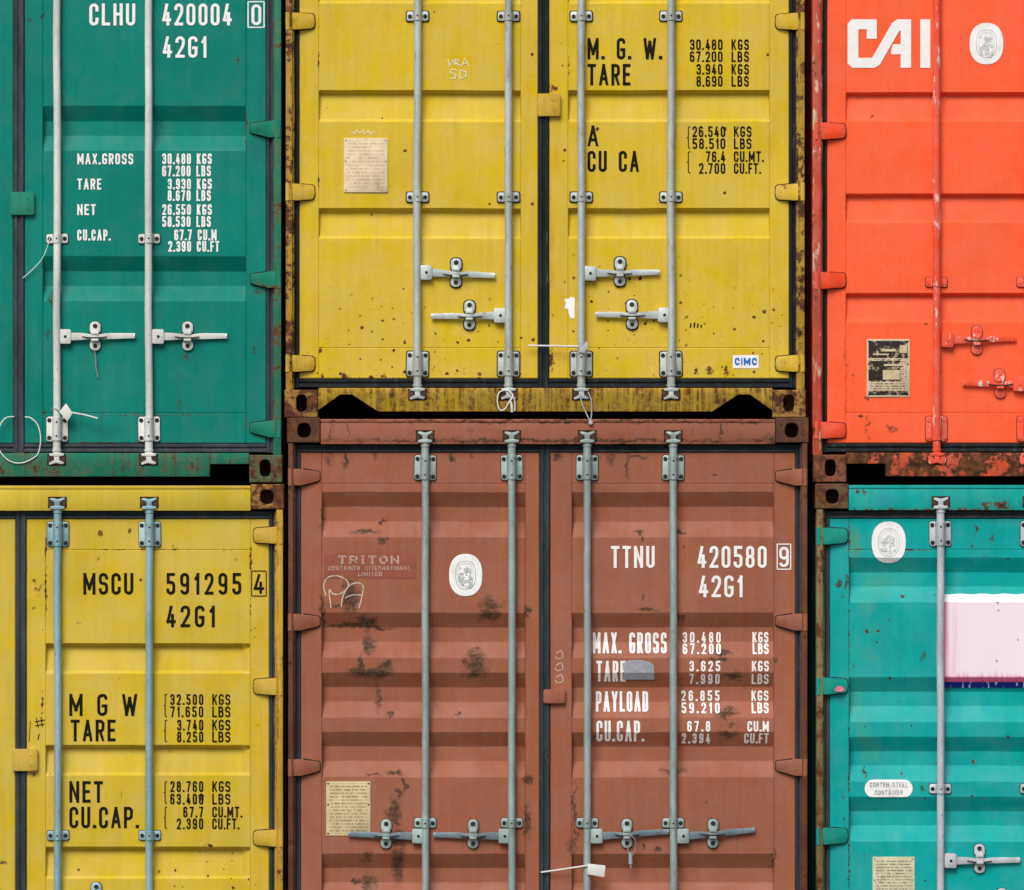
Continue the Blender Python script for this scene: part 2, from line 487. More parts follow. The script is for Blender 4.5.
# ------------------------------------------------------------------ shared materials
GALV = metal('galvanised', lin((190, 199, 196)), .5, .10)
GALV_BROWN = metal('galvanised_aged', lin((160, 178, 174)), .55, .10)
GALV_BLUE = metal('galvanised_bluish', lin((150, 186, 196)), .35, .09)
WORN_BAR = metal('worn_steel_bar', lin((120, 138, 148)), .75, .13)
WHITE_ROD = metal('white_painted_steel', lin((214, 218, 212)), .3, .07, .0, .5)
TURQ_ROD = metal('pale_grey_steel', lin((190, 196, 202)), .35, .10, .1)
RED_ROD = paint('red_painted_steel', lin((240, 94, 68)), .12, 0, chips=lin((225, 205, 195)))
BOLT = plain('dark_bolt', (.02, .018, .016), .7, .3)
SHIM_SHADE = plain('shim_shade_black', (.02, .02, .018), .8, .2)  # black of the shims, also of the shadow drawn on the handle bars
GRIME = plain('rusty_grime', (.035, .022, .015), .9, .4, ((.12, .06, .03), .6, .52), scale=60, spec=.05)
RUSTY = plain('rusty_iron', (.06, .035, .024), .8, .35, ((.16, .07, .03), .8, .5), scale=60, bumpk=.4)
DARK = plain('soot_black', (.012, .012, .012), .9, .2, spec=0)
RUBBER = rubber('rubber_gasket', (.03, .042, .05))
RUBBER_BLACK = rubber('rubber_gasket_black', (.012, .018, .021), .5)
RUBBER_WORN = rubber('rubber_gasket_worn', (.04, .052, .06), .35)
RUBBER_GREY = rubber('rubber_gasket_grey', (.05, .058, .068), .6)
WHITE_INK = worn_lettering('white_lettering', (.90, .91, .89), .22, .67, (.35, .4, .36))
BLACK_INK = worn_lettering('dark_lettering', (.010, .009, .003), .2, .65, (.3, .24, .05))
BROWN_WHITE_INK = worn_lettering('white_stencil', (.90, .89, .87), .38, .645, (.32, .13, .085))
FADED_INK = worn_lettering('faded_lettering', (.52, .36, .31), .8, .5, (.32, .13, .09))
CHALK = worn_lettering('chalk', (.62, .55, .46), .7, .52, (.36, .17, .11))
CHALK_Y = worn_lettering('chalk_on_yellow', (.84, .82, .62), .35, .58, (.6, .45, .07))
STICKER_WHITE = plain('white_sticker', (.90, .91, .90), .5, .05, ((.5, .48, .42), .35, .52), bumpk=.05)
STICKER_GREY = plain('grey_print', (.50, .54, .54), .55, .15, bumpk=0)
STICKER_LGREY = plain('light_grey_print', (.62, .65, .65), .55, .12, bumpk=0)
BLUE_INK = plain('blue_print', (.015, .15, .55), .5, .06, bumpk=0)
TAPE = plain('silver_tape', (.34, .36, .40), .35, .15, bumpk=.3)
WIRE = plain('white_plastic_wire', (.72, .74, .70), .45, .05, bumpk=0)
STEEL_WIRE = plain('grey_steel_wire', (.30, .31, .31), .4, .1, bumpk=0)
CREAM_PLATE = None

MESH_CACHE = {}


def cached(key, build, mats):
    if key not in MESH_CACHE:
        m = build()
        o = link(key[0], m, mats); me = o.data
        bpy.data.objects.remove(o)
        MESH_CACHE[key] = me
    return MESH_CACHE[key]


# ------------------------------------------------------------------ door fittings (local, centred, door face at depth DF)
DF = .050           # door frame face
ROD_D, ROD_R = .022, 3.75
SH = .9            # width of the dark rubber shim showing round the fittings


def build_guide():
    m = M()
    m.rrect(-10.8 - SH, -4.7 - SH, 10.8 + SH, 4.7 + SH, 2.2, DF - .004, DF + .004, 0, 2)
    m.rrect(-10.8, -4.7, 10.8, 4.7, 2.0, DF - .011, DF + .004, .0015)
    # saddle over the rod
    pts = []
    for k in range(13):
        a = math.pi * k / 12
        pts.append((math.cos(a), math.sin(a)))
    bm = m.bm; R1 = 4.9; rings = []
    for y in (-4.4, 4.4):
        ring = [bm.verts.new(m.p(R1 * c, y, DF - .008 - s * (DF - .008 - (ROD_D - R1 * S)))) for c, s in pts]
        rings.append(ring)
    for k in range(12):
        bm.faces.new((rings[0][k], rings[0][k + 1], rings[1][k + 1], rings[1][k]))
    bm.faces.new(rings[0]); bm.faces.new(rings[1][::-1])
    for sx in (-1, 1):
        m.disc(sx * 7.6, .2, 2.1, DF - .014, DF - .009, 1, 10, .0008)
    m.disc(0, 0, .9, ROD_D - R1 * S - .0008, ROD_D - R1 * S + .003, 1, 8)
    return m


def build_bracket():
    m = M()
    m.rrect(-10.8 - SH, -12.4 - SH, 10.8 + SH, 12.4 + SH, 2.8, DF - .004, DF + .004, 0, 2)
    m.rrect(-10.8, -12.4, 10.8, 12.4, 2.6, DF - .011, DF + .004, .0015)
    bm = m.bm; rings = []
    pts = [(math.cos(math.pi * k / 12), math.sin(math.pi * k / 12)) for k in range(13)]
    R1 = 5.2
    for y in (-11.6, 11.6):
        rings.append([bm.verts.new(m.p(R1 * c, y, DF - .008 - s * (DF - .008 - (ROD_D - R1 * S)))) for c, s in pts])
    for k in range(12): bm.faces.new((rings[0][k], rings[0][k + 1], rings[1][k + 1], rings[1][k]))
    bm.faces.new(rings[0]); bm.faces.new(rings[1][::-1])
    for sx in (-1, 1):
        for sy in (-1, 1): m.disc(sx * 7.9, sy * 8.8, 2.2, DF - .0145, DF - .009, 1, 10, .0008)
    for sy in (-7, 7): m.disc(0, sy, 1.0, ROD_D - R1 * S - .0008, ROD_D - R1 * S + .003, 1, 8)
    return m


def build_cam():
    """locking cam below a rod (pointing down, origin at the gasket edge)"""
    m = M()
    m.tube([(0, -14, ROD_D), (0, 2.6, ROD_D)], 4.0, 14)
    m.tube([(0, -13, ROD_D), (0, -10.5, ROD_D)], 5.1, 14)
    m.tube([(0, -1.8, ROD_D), (0, .4, ROD_D)], 4.7, 14)
    m.prism([(-7.2, 2.6), (-7.0, 4.8), (-2.9, 5.4), (2.9, 5.4), (7.2, 4.6), (7.4, 2.4), (3, 1.8), (-3, 2.0)], -.002, .022, .0015)
    m.prism([(-2.7, 4.6), (-2.4, 9.0), (-7.6, 12.0), (-7.2, 13.8), (-2.6, 12.6), (0, 12.0), (3.4, 13.0), (6.8, 13.0), (7.4, 11.6), (2.8, 9.0), (2.7, 4.6)], .000, .024, .0015)
    return m


def build_cam_keeper():
    m = M()
    m.prism([(-8.0, 4.2), (-9.0, 6.5), (-8.8, 11.5), (-6.4, 14.8), (-3.4, 13.2), (-3.2, 5)], .004, .03, .002)
    m.prism([(8.0, 4.2), (9.0, 6.5), (8.8, 11.5), (6.6, 14.8), (3.6, 13.2), (3.4, 5)], .004, .03, .002)
    m.box(-9.4, 3.2, 9.4, 14.6, .0085, .03, .001, 1)
    return m


def build_hub():
    m = M()
    m.rrect(-6, -7.3, 6, 7.3, 1.8, .018, .040, .002)
    m.disc(.4, 0, 1.5, .0155, .02, 1, 10, .0008)
    return m


def build_keeper():
    m = M()
    for y0, y1 in ((-14.5, -1.5), (3.5, 14.5)):
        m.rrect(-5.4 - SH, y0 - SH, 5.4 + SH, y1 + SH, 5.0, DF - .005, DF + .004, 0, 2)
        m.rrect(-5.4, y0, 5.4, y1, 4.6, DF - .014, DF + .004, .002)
    m.rrect(-4, -7, 4, 5.5, 2, DF - .032, DF - .01, .002)
    m.disc(0, -10, 2.4, DF - .017, DF - .013, 1, 10, .001)
    m.disc(0, 9.8, 2.2, DF - .017, DF - .013, 1, 10, .001)
    m.rrect(-3.6, -4.4, 3.6, -1.6, 1, DF - .037, DF - .03, .001)
    m.rrect(-3.6, 2.6, 3.6, 5, 1, DF - .037, DF - .03, .001)
    return m


def build_handle(L, slope, kpos):
    """flat lever bar running in +x from the hub, twisted where it passes the retainer"""
    m = M()
    N = 16; t = .006
    rows = []
    for i in range(N + 1):
        u = i / N; x = 3 + u * (L - 3)
        w = 3.9 - 1.4 * u
        k = math.exp(-((x - kpos) / 9) ** 2)
        w *= 1 - .38 * k
        y = slope * u + 1.6 * k * .4
        d = .026 - .006 * k + .004 * u
        tilt = -.0015 * math.sin(min(1, u * 1.4) * math.pi)
        rows.append([m.bm.verts.new(m.p(x, y - w, d + tilt)), m.bm.verts.new(m.p(x, y, d - .0035)), m.bm.verts.new(m.p(x, y + w, d)),
                     m.bm.verts.new(m.p(x, y + w, d + t)), m.bm.verts.new(m.p(x, y - w, d + t + tilt))])
    fs = []
    for i in range(N):
        for k in range(5):
            fs.append(m.bm.faces.new((rows[i][k], rows[i][(k + 1) % 5], rows[i + 1][(k + 1) % 5], rows[i + 1][k])))
    fs.append(m.bm.faces.new(rows[0])); fs.append(m.bm.faces.new(rows[-1][::-1]))
    bmesh.ops.recalc_face_normals(m.bm, faces=fs)
    yk = slope * kpos / L + .5
    m.prism([(kpos - 13, yk - .7), (kpos - 6, yk + .5), (kpos + 6, yk + .5), (kpos + 12, yk - .4), (kpos + 6, yk + 1.7), (kpos - 6, yk + 1.7)], .0145, .03, 0, 2, 2)  # dark lens shape painting in the shadow where the bar twists
    return m


def build_hinge(wedge, L):
    """hinge blade; post at x = 0, reaching +x over the gasket and down on to the door"""
    m = M()
    if wedge: shape = [(-.5, -8.2), (-.5, 8.2), (12, 8.4), (L - 2, 4.4), (L, 2.6), (L - .2, -4.6), (L - 1.6, -5.6), (9, -8.2)]
    else: shape = [(-.5, -8.2), (-.5, 8.2), (11, 8.4), (L - 3, 7.4), (L - .8, 5.4), (L, 1), (L - .6, -5.4), (L - 3, -7.2), (9, -8.2)]
    m.prism(shape, .008, DF + .004, .002)
    for v in m.bm.verts:
        x = v.co.x / S
        if v.co.y < DF - .01:
            u = min(1, max(0, (x - 8) / 7)); v.co.y += (DF - .022) * u * u * (3 - 2 * u)
    e = .75
    cx, cy = L * .5, 0
    m.prism([(x + (e if x > cx else 0), y + (e if y > 0 else -e)) for x, y in [(max(14, q[0]), q[1]) for q in shape if q[0] > 8]], DF - .003, DF + .004, 0, 2, 1)
    m.tube([(1.2, -8.6, .012), (1.2, 8.6, .012)], 2.4, 12)
    m.tube([(1.2, -9.4, .012), (1.2, 9.2, .012)], 1.2, 8)
    return m


def wavy(x, y, a=.35):
    return a * (mnoise.noise(Vector((x * .06, y * .045, 3.1))) + .5 * mnoise.noise(Vector((x * .2, y * .17, 9.7))))


# ------------------------------------------------------------------ the container
class Leaf:
    """one door leaf: surface depth as a function of the photograph position"""
    def __init__(self, x0, x1, y0, y1, sx0, sx1, bands, deep, sy, lean=0):
        self.lean = lean
        self.x0, self.x1, self.y0, self.y1, self.sx0, self.sx1 = x0, x1, y0, y1, sx0, sx1
        self.bands, self.deep, self.sy = bands, deep, sy

    def profile(self, y):
        for (a, b, c, e) in self.bands:
            if a < y < e:
                if y < b: return self.deep * (y - a) / (b - a)
                if self.lean:
                    if y <= c: return self.deep * (1 - self.lean * (y - b) / (c - b))
                    return self.deep * (1 - self.lean) * (e - y) / (e - c)
                if y <= c: return self.deep
                return self.deep * (e - y) / (e - c)
        return 0.0

    def warp(self, x, y):
        edge = min(1, max(0, min(x - self.x0, self.x1 - x, y - self.y0, self.y1 - y) / 14))
        w = .0034 * mnoise.noise(Vector((x * .014, y * .016, 1.3))) + .0010 * mnoise.noise(Vector((x * .05, y * .05, 5.3)))
        return w * edge

    def depth(self, x, y):
        d = DF + self.warp(x, y)
        if self.sx0 + .9 <= x <= self.sx1 - .9:
            jog = .8 * mnoise.noise(Vector((x * .03, 2.7, y * .001)))
            d += self.profile(y + jog * .6)
        return d


def build_door(L, ox, oy):
    m = M(ox, oy); bm = m.bm
    xs = [L.x0, L.x0 + .9]
    def fill(a, b, step):
        n = max(1, int(round((b - a) / step))); return [a + (b - a) * i / n for i in range(1, n + 1)]
    xs += fill(L.x0 + .9, L.sx0 - .7, 6) + [L.sx0, L.sx0 + .9] + fill(L.sx0 + .9, L.sx1 - .9, 8) + [L.sx1] + [L.sx1 + .7] + fill(L.sx1 + .7, L.x1 - .9, 6) + [L.x1]
    ys = {L.y0, L.y0 + .9, L.y1 - .9, L.y1}
    brk = sorted({v for b in L.bands for v in b} | set(L.sy))
    for s in L.sy: ys |= {s - .7, s, s + .7}
    for b in L.bands:
        for v in b: ys |= {v - .35, v + .35}
    base = sorted(ys); full = []
    for a, b in zip(base, base[1:]):
        full.append(a); full += fill(a, b, 9)[:-1] if b - a > 11 else []
    full.append(base[-1]); ys = full
    grid = []
    for y in ys:
        row = []
        for x in xs:
            d = L.depth(x, y)
            edge = min(x - L.x0, L.x1 - x, y - L.y0, L.y1 - y)
            if edge < .1: d += .004
            for s in (L.sx0, L.sx1):
                if abs(x - s) < .05: d += .0035
            if L.sx0 - .1 <= x <= L.sx1 + .1:
                for s in L.sy:
                    if abs(y - s) < .05: d += .0028
            row.append(bm.verts.new(m.p(x, y, d)))
        grid.append(row)
    for j in range(len(ys) - 1):
        for i in range(len(xs) - 1):
            bm.faces.new((grid[j][i], grid[j + 1][i], grid[j + 1][i + 1], grid[j][i + 1]))
    # sides and back
    loop = grid[0][:] + [r[-1] for r in grid[1:]] + grid[-1][-2::-1] + [r[0] for r in grid[-2:0:-1]]
    back = [bm.verts.new((v.co.x, .115, v.co.z)) for v in loop]
    for i in range(len(loop)):
        j = (i + 1) % len(loop)
        bm.faces.new((loop[i], loop[j], back[j], back[i]))
    bm.faces.new(back)
    bmesh.ops.recalc_face_normals(bm, faces=bm.faces[:])
    return m


def lay(m, L, lift=.0022):
    """drape flat marks over a door leaf"""
    bm = m.bm
    cuts = sorted({v for b in L.bands for v in b})
    zs = [(m.oy - y) * S for y in cuts]
    if not bm.verts: return m
    zmin = min(v.co.z for v in bm.verts); zmax = max(v.co.z for v in bm.verts)
    for z in zs:
        if zmin < z < zmax:
            bmesh.ops.bisect_plane(bm, geom=bm.verts[:] + bm.edges[:] + bm.faces[:], plane_co=(0, 0, z), plane_no=(0, 0, 1), dist=1e-6)
    for v in bm.verts:
        x = v.co.x / S + m.ox; y = m.oy - v.co.z / S
        v.co.y += L.depth(x, y) - lift
    for f in bm.faces:
        f.normal_update()
        if f.normal.y > 0: f.normal_flip()
    return m


def oval(cx, cy, rx, ry, n=40, p=2.4):
    out = []
    for k in range(n):
        a = 2 * math.pi * k / n
        c, s = math.cos(a), math.sin(a)
        out.append((cx + rx * math.copysign(abs(c) ** (2 / p), c), cy + ry * math.copysign(abs(s) ** (2 / p), s)))
    return out


def casting_mesh(m, x0, y0, x1, y1, hx, hy, hw, hh, p=3.0):
    bm = m.bm; n = 40
    inner = oval(hx, hy, hw, hh, n, p)
    outer = []; r = 2.0
    for k in range(n):
        a = 2 * math.pi * k / n
        c, s = math.cos(a), math.sin(a); cx, cy = hx, hy
        tx = ((x1 - cx) / c if c > 0 else (x0 - cx) / c) if abs(c) > 1e-6 else 1e9
        ty = ((y1 - cy) / s if s > 0 else (y0 - cy) / s) if abs(s) > 1e-6 else 1e9
        t = min(tx, ty); outer.append([cx + t * c, cy + t * s])
    for (ex, ey) in ((x0, y0), (x0, y1), (x1, y0), (x1, y1)):
        k = min(range(n), key=lambda q: math.hypot(outer[q][0] - ex, outer[q][1] - ey)); outer[k] = [ex, ey]
    def ring(pts, d): return [bm.verts.new(m.p(x, y, d)) for x, y in pts]
    sh = [(x0 + .9 + (x - x0) * (x1 - x0 - 1.8) / (x1 - x0), y0 + .9 + (y - y0) * (y1 - y0 - 1.8) / (y1 - y0)) for x, y in outer]
    big = [(hx + (x - hx) * 1.10, hy + (y - hy) * 1.10) for x, y in inner]
    wide = [(min(max(hx + (x - hx) * 2.0, x0 + 2), x1 - 2), min(max(hy + (y - hy) * 1.45, y0 + 2), y1 - 2)) for x, y in inner]
    seq = [ring(outer, .178), ring(outer, .004), ring(sh, 0.0), ring(big, 0.0), ring(inner, .004), ring(inner, .028), ring(wide, .030), ring(wide, .165)]
    for a, b in zip(seq, seq[1:]):
        for i in range(n):
            j = (i + 1) % n
            bm.faces.new((a[i], a[j], b[j], b[i]))
    bm.faces.new(seq[0]); bm.faces.new(seq[-1])
    bmesh.ops.recalc_face_normals(bm, faces=bm.faces[:])


def strip_gasket(m, x0, y0, x1, y1, d0=.044, d1=.075):
    """rubber seal with a rolled lip and slightly wandering edges"""
    vert = (y1 - y0) > (x1 - x0)
    n = max(2, int((y1 - y0 if vert else x1 - x0) / 7))
    prof = [(0, d1), (0, d0 + .006), (.12, d0), (.34, d0 + .001), (.46, d0 + .008), (.56, d0 + .008), (.68, d0 + .001), (.9, d0), (1, d0 + .006), (1, d1)]
    rows = []
    for i in range(n + 1):
        u = i / n; row = []
        for (w, d) in prof:
            if vert:
                y = y0 + (y1 - y0) * u; x = x0 + (x1 - x0) * w; x += wavy(x0 + w * 3, y, .5 if w in (0, 1) else .35)
            else:
                x = x0 + (x1 - x0) * u; y = y0 + (y1 - y0) * w; y += wavy(x, y0 + w * 3, .5 if w in (0, 1) else .35)
            row.append(m.bm.verts.new(m.p(x, y, d + .0015 * mnoise.noise(Vector((x * .08, y * .08, 2))))))
        rows.append(row)
    fs = []
    for a, b in zip(rows, rows[1:]):
        for k in range(len(prof) - 1):
            fs.append(m.bm.faces.new((a[k], a[k + 1], b[k + 1], b[k])))
    fs.append(m.bm.faces.new(rows[0])); fs.append(m.bm.faces.new(rows[-1]))
    bmesh.ops.recalc_face_normals(m.bm, faces=fs)


def container(cfg):
    xl, xr, yt, yb = cfg['xl'], cfg['xr'], cfg['yt'], cfg['yb']
    ox, oy = (xl + xr) / 2, yb
    root = bpy.data.objects.new('shipping_container', None); col.objects.link(root)
    root.empty_display_size = .3
    root.location = ((ox - CX0) * S, 0, (GY - yb) * S)
    tag(root, cfg['label'], 'shipping container', 'stacked shipping containers')
    P, F, C = cfg['paint'], cfg['frame'], cfg['cast']
    pw, gw = cfg.get('post', 7.5), 7.5
    LEN = 12.19
    def mm(): return M(ox, oy)
    # --- frame
    po = cfg.get('out', 1.2)
    for (x0, x1, inner) in ((xl + po, xl + pw, 1), (xr - pw, xr - po, -1)):
        m = mm()
        m.box(x0, yt + 24.5, x1, yb - 27.5, .006, .14, .002)
        # rolled inner bead of the post, with knocks
        xb = x1 + .4 if inner > 0 else x0 - .4
        n = 50
        m.tube([(xb + wavy(xb, yt + 26 + (yb - yt - 54) * k / n, .5), yt + 26 + (yb - yt - 54) * k / n, .030) for k in range(n + 1)], 1.5, 6)
        link('corner_post', m, F, root)
    for side in (0, 1):
        for top in (0, 1):
            m = mm(); cw = 33
            x0 = xl if side == 0 else xr - cw; x1 = x0 + cw
            y0, y1 = (yt, yt + 25) if top else (yb - 27.5, yb)
            hx = x0 + 17 if side == 0 else x1 - 17
            if top: casting_mesh(m, x0, y0, x1, y1, hx, (y0 + y1) / 2 + .3, 6.6, 7.2, 2.6)
            else: casting_mesh(m, x0, y0, x1, y1, hx, (y0 + y1) / 2 - .5, 5.4, 8.4, 3.0)
            link('corner_casting', m, C, root)
    m = mm()
    m.box(xl + 33.4, yt + 2.5, xr - 33.4, yt + 26.5, .010, .13, .003)
    m.box(xl + 33.4, yt + 1.4, xr - 33.4, yt + 4.6, .006, .05, .002)
    link('header', m, cfg.get('header', F), root)
    # --- sill with its cut-outs
    m = mm(); y0, y1 = yb - 29.5, yb - 6
    a, b = xl + 33.4, xr - 33.4
    if cfg['cut'] == 'trapezoid':
        poly = [(a, y0), (a, yb - 8), (a + 1, yb - 8), (a + 22, yb - 23), (a + 34, yb - 23), (a + 60, y1), (b - 60, y1), (b - 34, yb - 23), (b - 22, yb - 23), (b - 1, yb - 8), (b, yb - 8), (b, y0)]
    else:
        poly = [(a, y0), (a, yb - 18.5), (a + 39, yb - 18.5), (a + 39.5, y1), (b - 39.5, y1), (b - 39, yb - 18.5), (b, yb - 18.5), (b, y0)]
    m.prism(poly, .010, .10, .0025)
    link('sill', m, cfg.get('sill', F), root)
    # --- body behind the doors
    for s in (0, 1):
        m = mm(); bm = m.bm
        xa = xl + 1.5 if s == 0 else xr - 1.5; sg = 1 if s == 0 else -1
        y = .15; pts = []
        while y < LEN - .1:
            pts += [(0, y), (0, y + .072), (.034, y + .140), (.034, y + .210)]; y += .278
        pts.append((0, y))
        ra = [bm.verts.new(((xa - ox) * S + sg * q[0], q[1], (oy - yt - 5) * S)) for q in pts]
        rb = [bm.verts.new(((xa - ox) * S + sg * q[0], q[1], .1)) for q in pts]
        rc = [bm.verts.new(((xa - ox) * S + sg * (q[0] + .004), q[1], .1)) for q in pts]
        rd = [bm.verts.new(((xa - ox) * S + sg * (q[0] + .004), q[1], (oy - yt - 5) * S)) for q in pts]
        for i in range(len(pts) - 1):
            for u, v in ((ra, rb), (rb, rc), (rc, rd), (rd, ra)):
                bm.faces.new((u[i], u[i + 1], v[i + 1], v[i]))
        bmesh.ops.recalc_face_normals(bm, faces=bm.faces[:])
        link('side_wall', m, P, root)
    m = mm(); m.box(xl + 2, yt + 3.6, xr - 2, yt + 4.8, .135, LEN); link('roof', m, P, root)
    m = mm(); m.box(xl + 3, yb - 36, xr - 3, yb - 25, .12, LEN)
    for k in range(30): m.box(xl + 3.5, yb - 25.2, xr - 3.5, yb - 5 if k > 2 else yb - 12, .34 + .395 * k, .39 + .395 * k)
    link('floor', m, DARK, root)
    m = mm(); m.box(xl + 1, yt, xr - 1, yb, LEN + .002, LEN + .06); link('end_wall', m, P, root)
    # --- doors
    dt, db = yt + 35, yb - 39
    c0, c1 = cfg['gap']
    lv = [(xl + pw + gw, c0, xl + pw + gw + 19.5, c0 - 17.5), (c1, xr - pw - gw, c1 + 18.5, xr - pw - gw - 19)]
    if 'leaves' in cfg: lv = cfg['leaves']
    sy = cfg.get('seams', [yt + 66, yb - 69.5])
    leaves = []
    G = cfg['gasket']
    for i, (x0, x1, s0, s1) in enumerate(lv):
        L = Leaf(x0, x1, dt, db, s0, s1, cfg['bands'], cfg['deep'], sy, cfg.get('lean', 0))
        d = link('door', build_door(L, ox, oy), P, root, ang=9)
        leaves.append((L, d))
        gas = mm()
        strip_gasket(gas, xl + pw + .4 if i == 0 else x1 + .2, yt + 27, x0 - .2 if i == 0 else xr - pw - .4, yb - 30)
        xa, xb = (x0 - .2, c0 + 1) if i == 0 else (c1 - 1, x1 + .2)
        strip_gasket(gas, xa, yt + 27, xb, dt - .3)
        strip_gasket(gas, xa, db + .3, xb, yb - 30, .046)
        if i == 1:
            strip_gasket(gas, c0 + .3, yt + 26.5, c1 - .3, yb - 29, .040)
        link('gasket', gas, G, d)
    mir = lambda x: c0 + c1 - x
    # --- rods, brackets, cams, handles
    RM = cfg['rod_mat']
    def put(name, builder, x, y, parent, rz=0, mats=None, sx=1, key=None):
        mats = mats or [RM, cfg.get('bolt', BOLT), SHIM_SHADE]
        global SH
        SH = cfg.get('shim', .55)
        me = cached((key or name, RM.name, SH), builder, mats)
        o = link(name, me, None, parent, ((x - ox) * S, 0, (oy - y) * S))
        o.rotation_euler = (0, rz + (0 if name in ('handle', 'locking_cam') else random.gauss(0, .014)), 0)
        if sx != 1: o.scale = (sx, 1, 1)
        return o
    for i, (L, d) in enumerate(leaves):
        for rx in cfg['rods'][i]:
            m = mm()
            n = 14; top, bot = yt + 30, yb - 33
            m.tube([(rx + .5 * mnoise.noise(Vector((rx * .37, k * .35, 1.7))) * 2, top + (bot - top) * k / n, ROD_D + .0006 * math.sin(k * 2.1 + rx)) for k in range(n + 1)], ROD_R, 16)
            link('lock_rod', m, RM, d)
            put('rod_bracket', build_bracket, rx, yt + 50, d)
            put('rod_bracket', build_bracket, rx, yb - 53.5, d)
            for gy in cfg['guides']: put('rod_guide', build_guide, rx, gy, d)
            put('locking_cam', build_cam, rx, yb - 31.5, d)
            put('locking_cam', build_cam, rx, yt + 27, d, rz=math.pi)
            me = cached(('cam_keeper', cfg.get('kmat', RUSTY).name), build_cam_keeper, [cfg.get('kmat', RUSTY), GRIME])
            link('cam_keeper', me, None, root, ((rx - ox) * S, 0, (oy - (yb - 31.5)) * S))
            k2 = link('cam_keeper', me, None, root, ((rx - ox) * S, 0, (oy - (yt + 27)) * S)); k2.rotation_euler = (0, math.pi, 0)
        for (hx, hy, tip, slope, kx, ky) in cfg['handles'][i]:
            sg = 1 if tip > hx else -1
            h = put('handle', lambda: build_handle(abs(tip - hx), slope, abs(kx - hx)), hx, hy, d, mats=cfg.get('bar') and [cfg['bar'], BOLT, SHIM_SHADE], sx=sg, key='handle%d%d' % (hx, hy))
            put('handle_hub', build_hub, hx, hy, d)
            put('handle_retainer', build_keeper, kx, ky, d)
        HM = cfg.get('hinge', P)
        for hy in cfg['hinges']:
            hk = cfg.get('hk', (True, 30.5))
            me = cached(('hinge', HM.name, hk), lambda: build_hinge(*hk), [HM, SHIM_SHADE])
            o = link('hinge', me, None, d, (((xl + 2.0 if i == 0 else xr - 2.0) - ox) * S, 0, (oy - hy) * S))
            if i == 1: o.scale = (-1, 1, 1)
            o.rotation_euler = (0, random.gauss(0, .012), 0)
    # plate over the meeting edge, riveted to the right hand leaf
    if 'plate' in cfg:
        x0, y0, x1, y1 = cfg['plate']
        m = mm(); m.rrect(x0, y0, x1, y1, 2.2, .026, DF + .003, .003)
        for k in (.3, .7): m.disc(x0 + (x1 - x0) * .72, y0 + (y1 - y0) * k, 1.1, .024, .03, 0, 8, .001)
        link('door_overlap_plate', m, HM, leaves[1][1])
    return root, leaves, ox, oy


class Lines:
    """stands in for an M and gives every word of writing a mesh of its own"""
    def __init__(self, ox, oy): self.ox, self.oy, self.items = ox, oy, []; self.rest = None
    def text(self, *a, **k):
        for w in range(len(a[0].split(' '))):
            m = M(self.ox, self.oy); m.text(*a, word=w, **k); self.items.append(m)
    def strip(self, *a, **k):
        if self.rest is None: self.rest = M(self.ox, self.oy); self.items.append(self.rest)
        self.rest.strip(*a, **k)
    def flat(self, *a, **k):
        m = M(self.ox, self.oy); m.flat(*a, **k); self.items.append(m)


def marks(name, leaf, ox, oy, mats, fn, lift=.0022):
    L, d = leaf
    if name == 'lettering':
        ls = Lines(ox, oy); fn(ls)
        for m in ls.items: lay(m, L, lift); link(name, m, mats, d, smooth=False)
        return
    m = M(ox, oy); fn(m)
    lay(m, L, lift)
    return link(name, m, mats, d, smooth=False)


def emblem(m, cx, cy, rx, ry, mi=1, seed=0):
    """register oval: pale sheet, thin ring and a small grey standing figure"""
    rnd = random.Random(seed)
    m.flat(oval(cx, cy, rx, ry, 44, 2.35), 0, 0)
    m.strip(oval(cx, cy, rx * .60, ry * .66, 36, 2.6), .9, -.0006, True, mi)
    m.strip(oval(cx, cy, rx * .46, ry * .55, 30, 2.6), .5, -.0006, True, mi)
    m.flat(oval(cx, cy - ry * .26, rx * .14, ry * .09, 12, 2), -.0008, mi)
    for k in range(26):
        x = cx + rnd.uniform(-.34, .34) * rx; y = cy + rnd.uniform(-.34, .46) * ry
        a = rnd.uniform(0, 3.14); l = rnd.uniform(1.6, 4.2)
        m.strip([(x, y), (x + l * math.cos(a) * .6, y + l * math.sin(a)), (x + l * math.cos(a + .7), y + l * math.sin(a + .7))], rnd.uniform(1.0, 2.1), -.0009 - .0001 * k, False, mi)


def sym_rods(r, c0, c1):
    return [sorted(c0 + c1 - x for x in r), list(r)]


def slope_bands(starts, a=15, b=15, c=15):
    return [(y, y + a, y + a + b, y + a + b + c) for y in starts]


# ================================================================== 1 dark green container
GREEN = lin((0, 129, 114))
g_paint = paint('green_paint', GREEN, .02, 0, var=.09, dirt=.45,
                dark=[(52, 300, 3, 9, .8), (270, 122, 3, 14, .7), (186, 356, 8, 6, .55), (180, 392, 5, 26, .45), (254, 350, 2, 5, .9), (238, 62, 3, 12, .6), (30, 20, 2, 3, 1.1), (44, 16, 2, 4, 1.0), (47, 335, 2, 8, .8), (258, 292, 6, 3, .8)],
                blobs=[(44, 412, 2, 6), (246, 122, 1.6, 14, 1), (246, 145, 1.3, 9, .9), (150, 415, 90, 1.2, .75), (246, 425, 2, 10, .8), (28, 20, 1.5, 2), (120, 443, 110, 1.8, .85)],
                patch=[([(105, 432, 26, 11, 1.1), (256, 158, 10, 26, 1.0)], lin((20, 108, 104)), .6)])
g_hinge = paint('green_hinge_paint', lin((24, 128, 104)), .33, .22, var=.12, dirt=.55)
g_frame = paint('green_frame_paint', lin((38, 118, 92)), .46, .25, var=.15, dirt=.6)
g_sill = paint('green_sill_paint', lin((30, 122, 96)), .44, .62, var=.15, dirt=.7)
